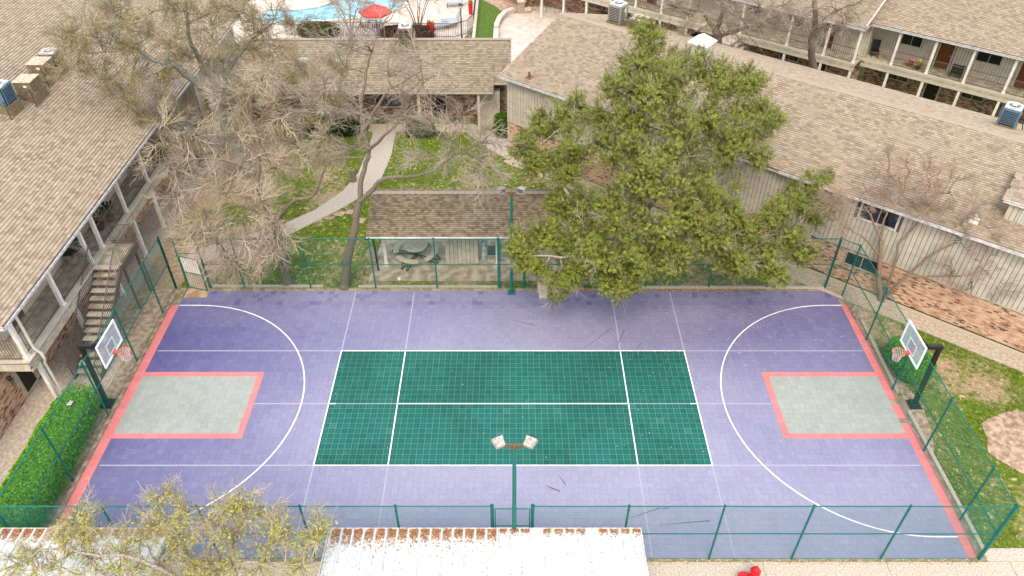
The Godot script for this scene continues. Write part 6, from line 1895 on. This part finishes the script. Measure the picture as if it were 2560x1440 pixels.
	part(pc, "cap", M.stone_white, pl)
	# iron fence
	var f := thing("iron_fence", "thin dark iron fence along the pool terrace", "fence", Vector3(-18, 0, -59.2))
	var line := [Vector2(-18, -59.2), Vector2(-7.6, -58.8), Vector2(-4.6, -58.7), Vector2(-3.6, -59.4), Vector2(-3.15, -60.8)]
	var pm := MB.new()
	pm.box(Vector3(0, 0.62, 0), Vector3(0.022, 1.2, 0.022))
	var pmesh := pm.mesh()
	for i in line.size() - 1:
		var p: Vector2 = line[i] - line[0]; var q: Vector2 = line[i + 1] - line[0]
		for y in [0.15, 1.15]:
			var rb := MB.new()
			rb.bar(Vector3(p.x, y, p.y), Vector3(q.x, y, q.y), 0.035, 0.035)
			part(rb, "rail", M.iron, f)
		var n := int((q - p).length() / 0.14)
		for k in n:
			var c := p.lerp(q, float(k) / n)
			part(pmesh, "picket", M.iron, f, Transform3D(Basis.IDENTITY, Vector3(c.x, 0, c.y)))
	var wl := thing("terrace_wall", "low white wall with a dark rail beside the pool lawn", "wall", Vector3(-3.05, 0, -66))
	var wb := MB.new()
	wb.box2(Vector3(-0.10, 0, -9), Vector3(0.14, 0.35, 8.2))
	part(wb, "wall", M.stone_white, wl)
	var wr := MB.new()
	wr.box2(Vector3(-0.12, 1.1, -9), Vector3(-0.06, 1.18, 5.2))
	for k in 40: wr.box(Vector3(-0.09, 0.72, 5.2 - k * 0.35), Vector3(0.02, 0.76, 0.02))
	part(wr, "railing", M.iron, wl)
	# umbrella, loungers, planters, lamp
	var up := on_y(938, 22, 2.35)
	var u := thing("patio_umbrella", "open red umbrella at the edge of the pool", "umbrella", Vector3(up.x, 0.02, up.z))
	var cn := MB.new()
	for k in 6:
		var t0 := TAU * k / 6; var t1 := TAU * (k + 1) / 6
		var A := Vector3(cos(t0) * 1.3, 2.15, sin(t0) * 1.3); var B := Vector3(cos(t1) * 1.3, 2.15, sin(t1) * 1.3)
		cn.tri(Vector3(0, 2.72, 0), B, A); cn.quad(A, B, B + Vector3.DOWN * 0.14, A + Vector3.DOWN * 0.14)
	part(cn, "canopy", M.red_cloth, u)
	var pp := MB.new()
	pp.tube(Vector3.ZERO, Vector3(0, 2.78, 0), 0.025, 0.025, 8); pp.lathe(Vector3.ZERO, [Vector2(0.28, 0), Vector2(0.28, 0.06), Vector2(0.05, 0.12), Vector2(0, 0.12)], 14)
	part(pp, "pole", M.iron, u)
	lounger("grey sun lounger beside the tall red planter", on_y(1143, 16, 0) + Vector3.UP * 0.02, PI + 0.1, 0.95)
	lounger("grey sun lounger lying flat behind the iron fence", on_y(1110, 72, 0) + Vector3.UP * 0.02, 0.35 + PI, 0.15)
	lounger("grey sun lounger with its dark back raised beside the lamp post", on_y(1132, 60, 0) + Vector3.UP * 0.02, PI + 0.25, 1.1)
	lounger("pale daybed with raised tan back farther from the bare reddish shrub tree", on_y(915, 62, 0) + Vector3.UP * 0.02, -PI / 2, 1.0, M.lounge)
	lounger("pale daybed with raised tan back nearer the bare reddish shrub tree", on_y(945, 62, 0) + Vector3.UP * 0.02, -PI / 2, 1.0, M.lounge)
	for q in [[1080, 94, 1.0, "wide red planter of orange flowers behind the low roof ridge"], [1178, 36, 0.85, "slim tall red planter of orange flowers by the white wall"]]:
		var p := thing("planter", q[3], "planter", on_y(q[0], q[1], 0) + Vector3.UP * 0.02, 0, "red planters")
		var b := MB.new()
		var w: float = 0.31 if q[0] < 1100 else 0.2
		b.lathe(Vector3.ZERO, [Vector2(0, 0), Vector2(w * 0.75, 0), Vector2(w, 1.1 * q[2]), Vector2(w * 1.08, 1.12 * q[2]), Vector2(w * 0.9, 1.1 * q[2]), Vector2(0, 1.05 * q[2])], 18)
		part(b, "pot", M.red_paint, p)
		var fl := MB.new()
		for k in 40:
			fl.col = pick([Color(0.6, 0.16, 0.03), Color(0.06, 0.12, 0.02), Color(0.5, 0.3, 0.04)])
			var c := Vector3(rf(-w, w) * 0.8, 1.1 * q[2] + rf(0, 0.22), rf(-w, w) * 0.8)
			fl.box(c, Vector3(0.07, 0.05, 0.07), facing(rdir()))
		part(fl, "flowers", M.litter, p)
	var lp := thing("lamp_post", "black lamp post with a white lantern behind the iron fence", "lamp post", on_y(1156, 96, 0), 0)
	var lb := MB.new()
	lb.path([Vector3.ZERO, Vector3(0, 0.3, 0), Vector3(0, 2.3, 0)], [0.09, 0.05, 0.045], 10)
	part(lb, "pole", M.iron, lp)
	var lg := MB.new()
	lg.lathe(Vector3(0, 2.3, 0), [Vector2(0.06, 0), Vector2(0.15, 0.1), Vector2(0.16, 0.25), Vector2(0.1, 0.34)], 12)
	part(lg, "lantern", M.plastic_white, lp)
	var lc := MB.new()
	lc.lathe(Vector3(0, 2.62, 0), [Vector2(0.2, 0), Vector2(0.12, 0.1), Vector2(0.0, 0.14)], 12)
	part(lc, "cap", M.iron, lp)
	# stump beside the path
	var sb := MB.new()
	sb.path([Vector3(0, 0, 0), Vector3(0.02, 0.2, 0), Vector3(0.03, 0.75, 0)], [0.2, 0.16, 0.15], 10)
	var so := part(sb, "tree_stump", M.stump)
	so.position = on_y(885, 453, 0)
	tag(so, "grey cut stump standing at the edge of the curved path", "stump")

# ------------------------------------------------------------------ grass and fallen leaves
func free_of_paving(p: Vector2) -> bool:
	for q in no_grass:
		if Geometry2D.is_point_in_polygon(p, q): return false
	return true
func make_litter():
	var gb := MB.new()
	for k in 5:
		var an := k * 1.3; var d := Vector3(cos(an), 0, sin(an))
		var s := Vector3(-d.z, 0, d.x) * 0.012
		var o := d * 0.02
		gb.tri(o - s, o + s, o + d * 0.03 + Vector3.UP * rf(0.05, 0.085))
	var tuft := gb.mesh()
	var xf := []; var cols := []; var lx := []; var lc := []
	var areas := [[-16, -45, 16, -27.9, 46000], [15.8, -31, 26, -14.1, 26000]]
	for a in areas:
		for i in a[4]:
			var x := rf(a[0], a[2]); var z := rf(a[1], a[3])
			var m := lawn_mask[clampi(int((z - LZ) / 0.05), 0, LH - 1) * LW + clampi(int((x - LX) / 0.05), 0, LW - 1)]
			var dry := rng.randi() % 255 > m
			if dry and rng.randf() < 0.72: continue
			if not free_of_paving(Vector2(x, z)): continue
			if not seen(Vector3(x, 0, z)): continue
			if dry or rng.randf() < 0.09:
				lx.append(Transform3D(facing(Vector3(rf(-.5, .5), 1.5, rf(-.5, .5))).scaled(Vector3.ONE * rf(0.7, 1.3)), Vector3(x, 0.012, z)))
				lc.append(pick([Color(0.42, 0.31, 0.13), Color(0.34, 0.22, 0.10), Color(0.47, 0.40, 0.22), Color(0.25, 0.16, 0.08)]) * rf(0.7, 1.2))
			else:
				xf.append(Transform3D(Basis(Vector3.UP, rf(0, TAU)).scaled(Vector3(1.3, rf(0.6, 1.3), 1.3)), Vector3(x, -0.008, z)))
				cols.append(Color(0.095, 0.185, 0.015).lerp(Color(0.19, 0.25, 0.032), rng.randf()) * rf(0.75, 1.3))
	var g := swarm("grass", tuft, M.leaf, self, xf, cols)
	tag(g, "short patchy green grass of the lawns round the court", "grass", "", "stuff")
	# leaves drifted on and round the court
	for i in 5200:
		var x: float; var z: float
		var k := rng.randf()
		if k < 0.30:                       # drift along the far kerb under the tree
			x = rf(1, 12) ; z = -27.85 + absf(rng.randfn(0, 0.16))
		elif k < 0.52:                     # scattered in the far right quarter
			x = clampf(rng.randfn(9.5, 3.6), 0, 15.5); z = -27.6 + absf(rng.randfn(0, 3.0))
		elif k < 0.66:
			x = -16.55 + rng.randfn(0, 0.42); z = rf(-27.5, -15)
		elif k < 0.80:
			x = 16.1 + absf(rng.randfn(0, 0.3)); z = rf(-27, -16.5)
		elif k < 0.88:
			x = rf(3.8, 15.6); z = -13.62 + rng.randfn(0, 0.05)
		elif k < 0.94:
			x = rf(-14.4, 1); z = -27.93 + rng.randfn(0, 0.07)
		else:
			x = rf(-15, 15); z = rf(-27, -14.2)
		if z > -13.4: continue
		lx.append(Transform3D(facing(Vector3(rf(-.4, .4), 1.5, rf(-.4, .4))).scaled(Vector3.ONE * rf(0.45, 0.95)), Vector3(x, 0.034 if absf(x) < 15.95 else 0.02, z)))
		lc.append(pick([Color(0.45, 0.33, 0.18), Color(0.36, 0.21, 0.11), Color(0.52, 0.45, 0.36), Color(0.28, 0.16, 0.09), Color(0.50, 0.37, 0.16)]) * rf(0.7, 1.25))
	var l := swarm("fallen_leaves", leaf_card, M.litter, self, lx, lc)
	tag(l, "small dry tan leaves fallen on the court and the lawns", "leaves", "", "stuff")

# ------------------------------------------------------------------
func _ready():
	rng.seed = 20240
	var cam := Camera3D.new()
	cam.name = "camera"
	cam.fov = rad_to_deg(2 * atan(720.0 / F))
	cam.position = CAM + Vector3(-0.027, 0, 0)
	cam.rotation_degrees = Vector3(-PITCH, 0, 0)
	cam.near = 0.1; cam.far = 600
	add_child(cam)
	cam.current = true
	var env := Environment.new()
	env.background_mode = Environment.BG_SKY
	var sky := Sky.new()
	var sm := ProceduralSkyMaterial.new()
	sm.sky_top_color = Color(0.83, 0.88, 0.95)
	sm.sky_horizon_color = Color(1.0, 0.99, 0.97)
	sm.sky_curve = 0.35
	sm.ground_bottom_color = Color(0.45, 0.42, 0.38)
	sm.ground_horizon_color = Color(0.75, 0.74, 0.72)
	sm.sun_angle_max = 0.0
	sky.sky_material = sm
	env.sky = sky
	env.tonemap_mode = Environment.TONE_MAPPER_LINEAR
	env.tonemap_exposure = 2.5
	env.sdfgi_enabled = true; env.ssao_enabled = true; env.ssil_enabled = true
	var we := WorldEnvironment.new()
	we.environment = env
	add_child(we)
	var sun := DirectionalLight3D.new()
	sun.name = "sun"
	sun.light_energy = 0.5
	sun.light_color = Color(1.0, 0.95, 0.88)
	sun.light_angular_distance = 30.0
	sun.shadow_enabled = true
	add_child(sun)
	sun.look_at_from_position(Vector3.ZERO, Vector3(0.10, -1.1, -0.80))
	make_materials()
	make_cards()
	make_ground()
	make_paving()
	make_court()
	make_fences()
	wall_paint = [M.cream, M.cream]
	make_gallery_building()
	wall_paint = [M.siding, M.siding_b]
	make_siding_building()
	wall_paint = [M.cream, M.cream]
	make_far_building()
	wall_paint = [M.siding, M.siding_b]
	make_low_building()
	make_pavilion()
	make_court_furniture()
	make_carports()
	make_pool()
	make_hedges()
	make_trees()
	make_litter()
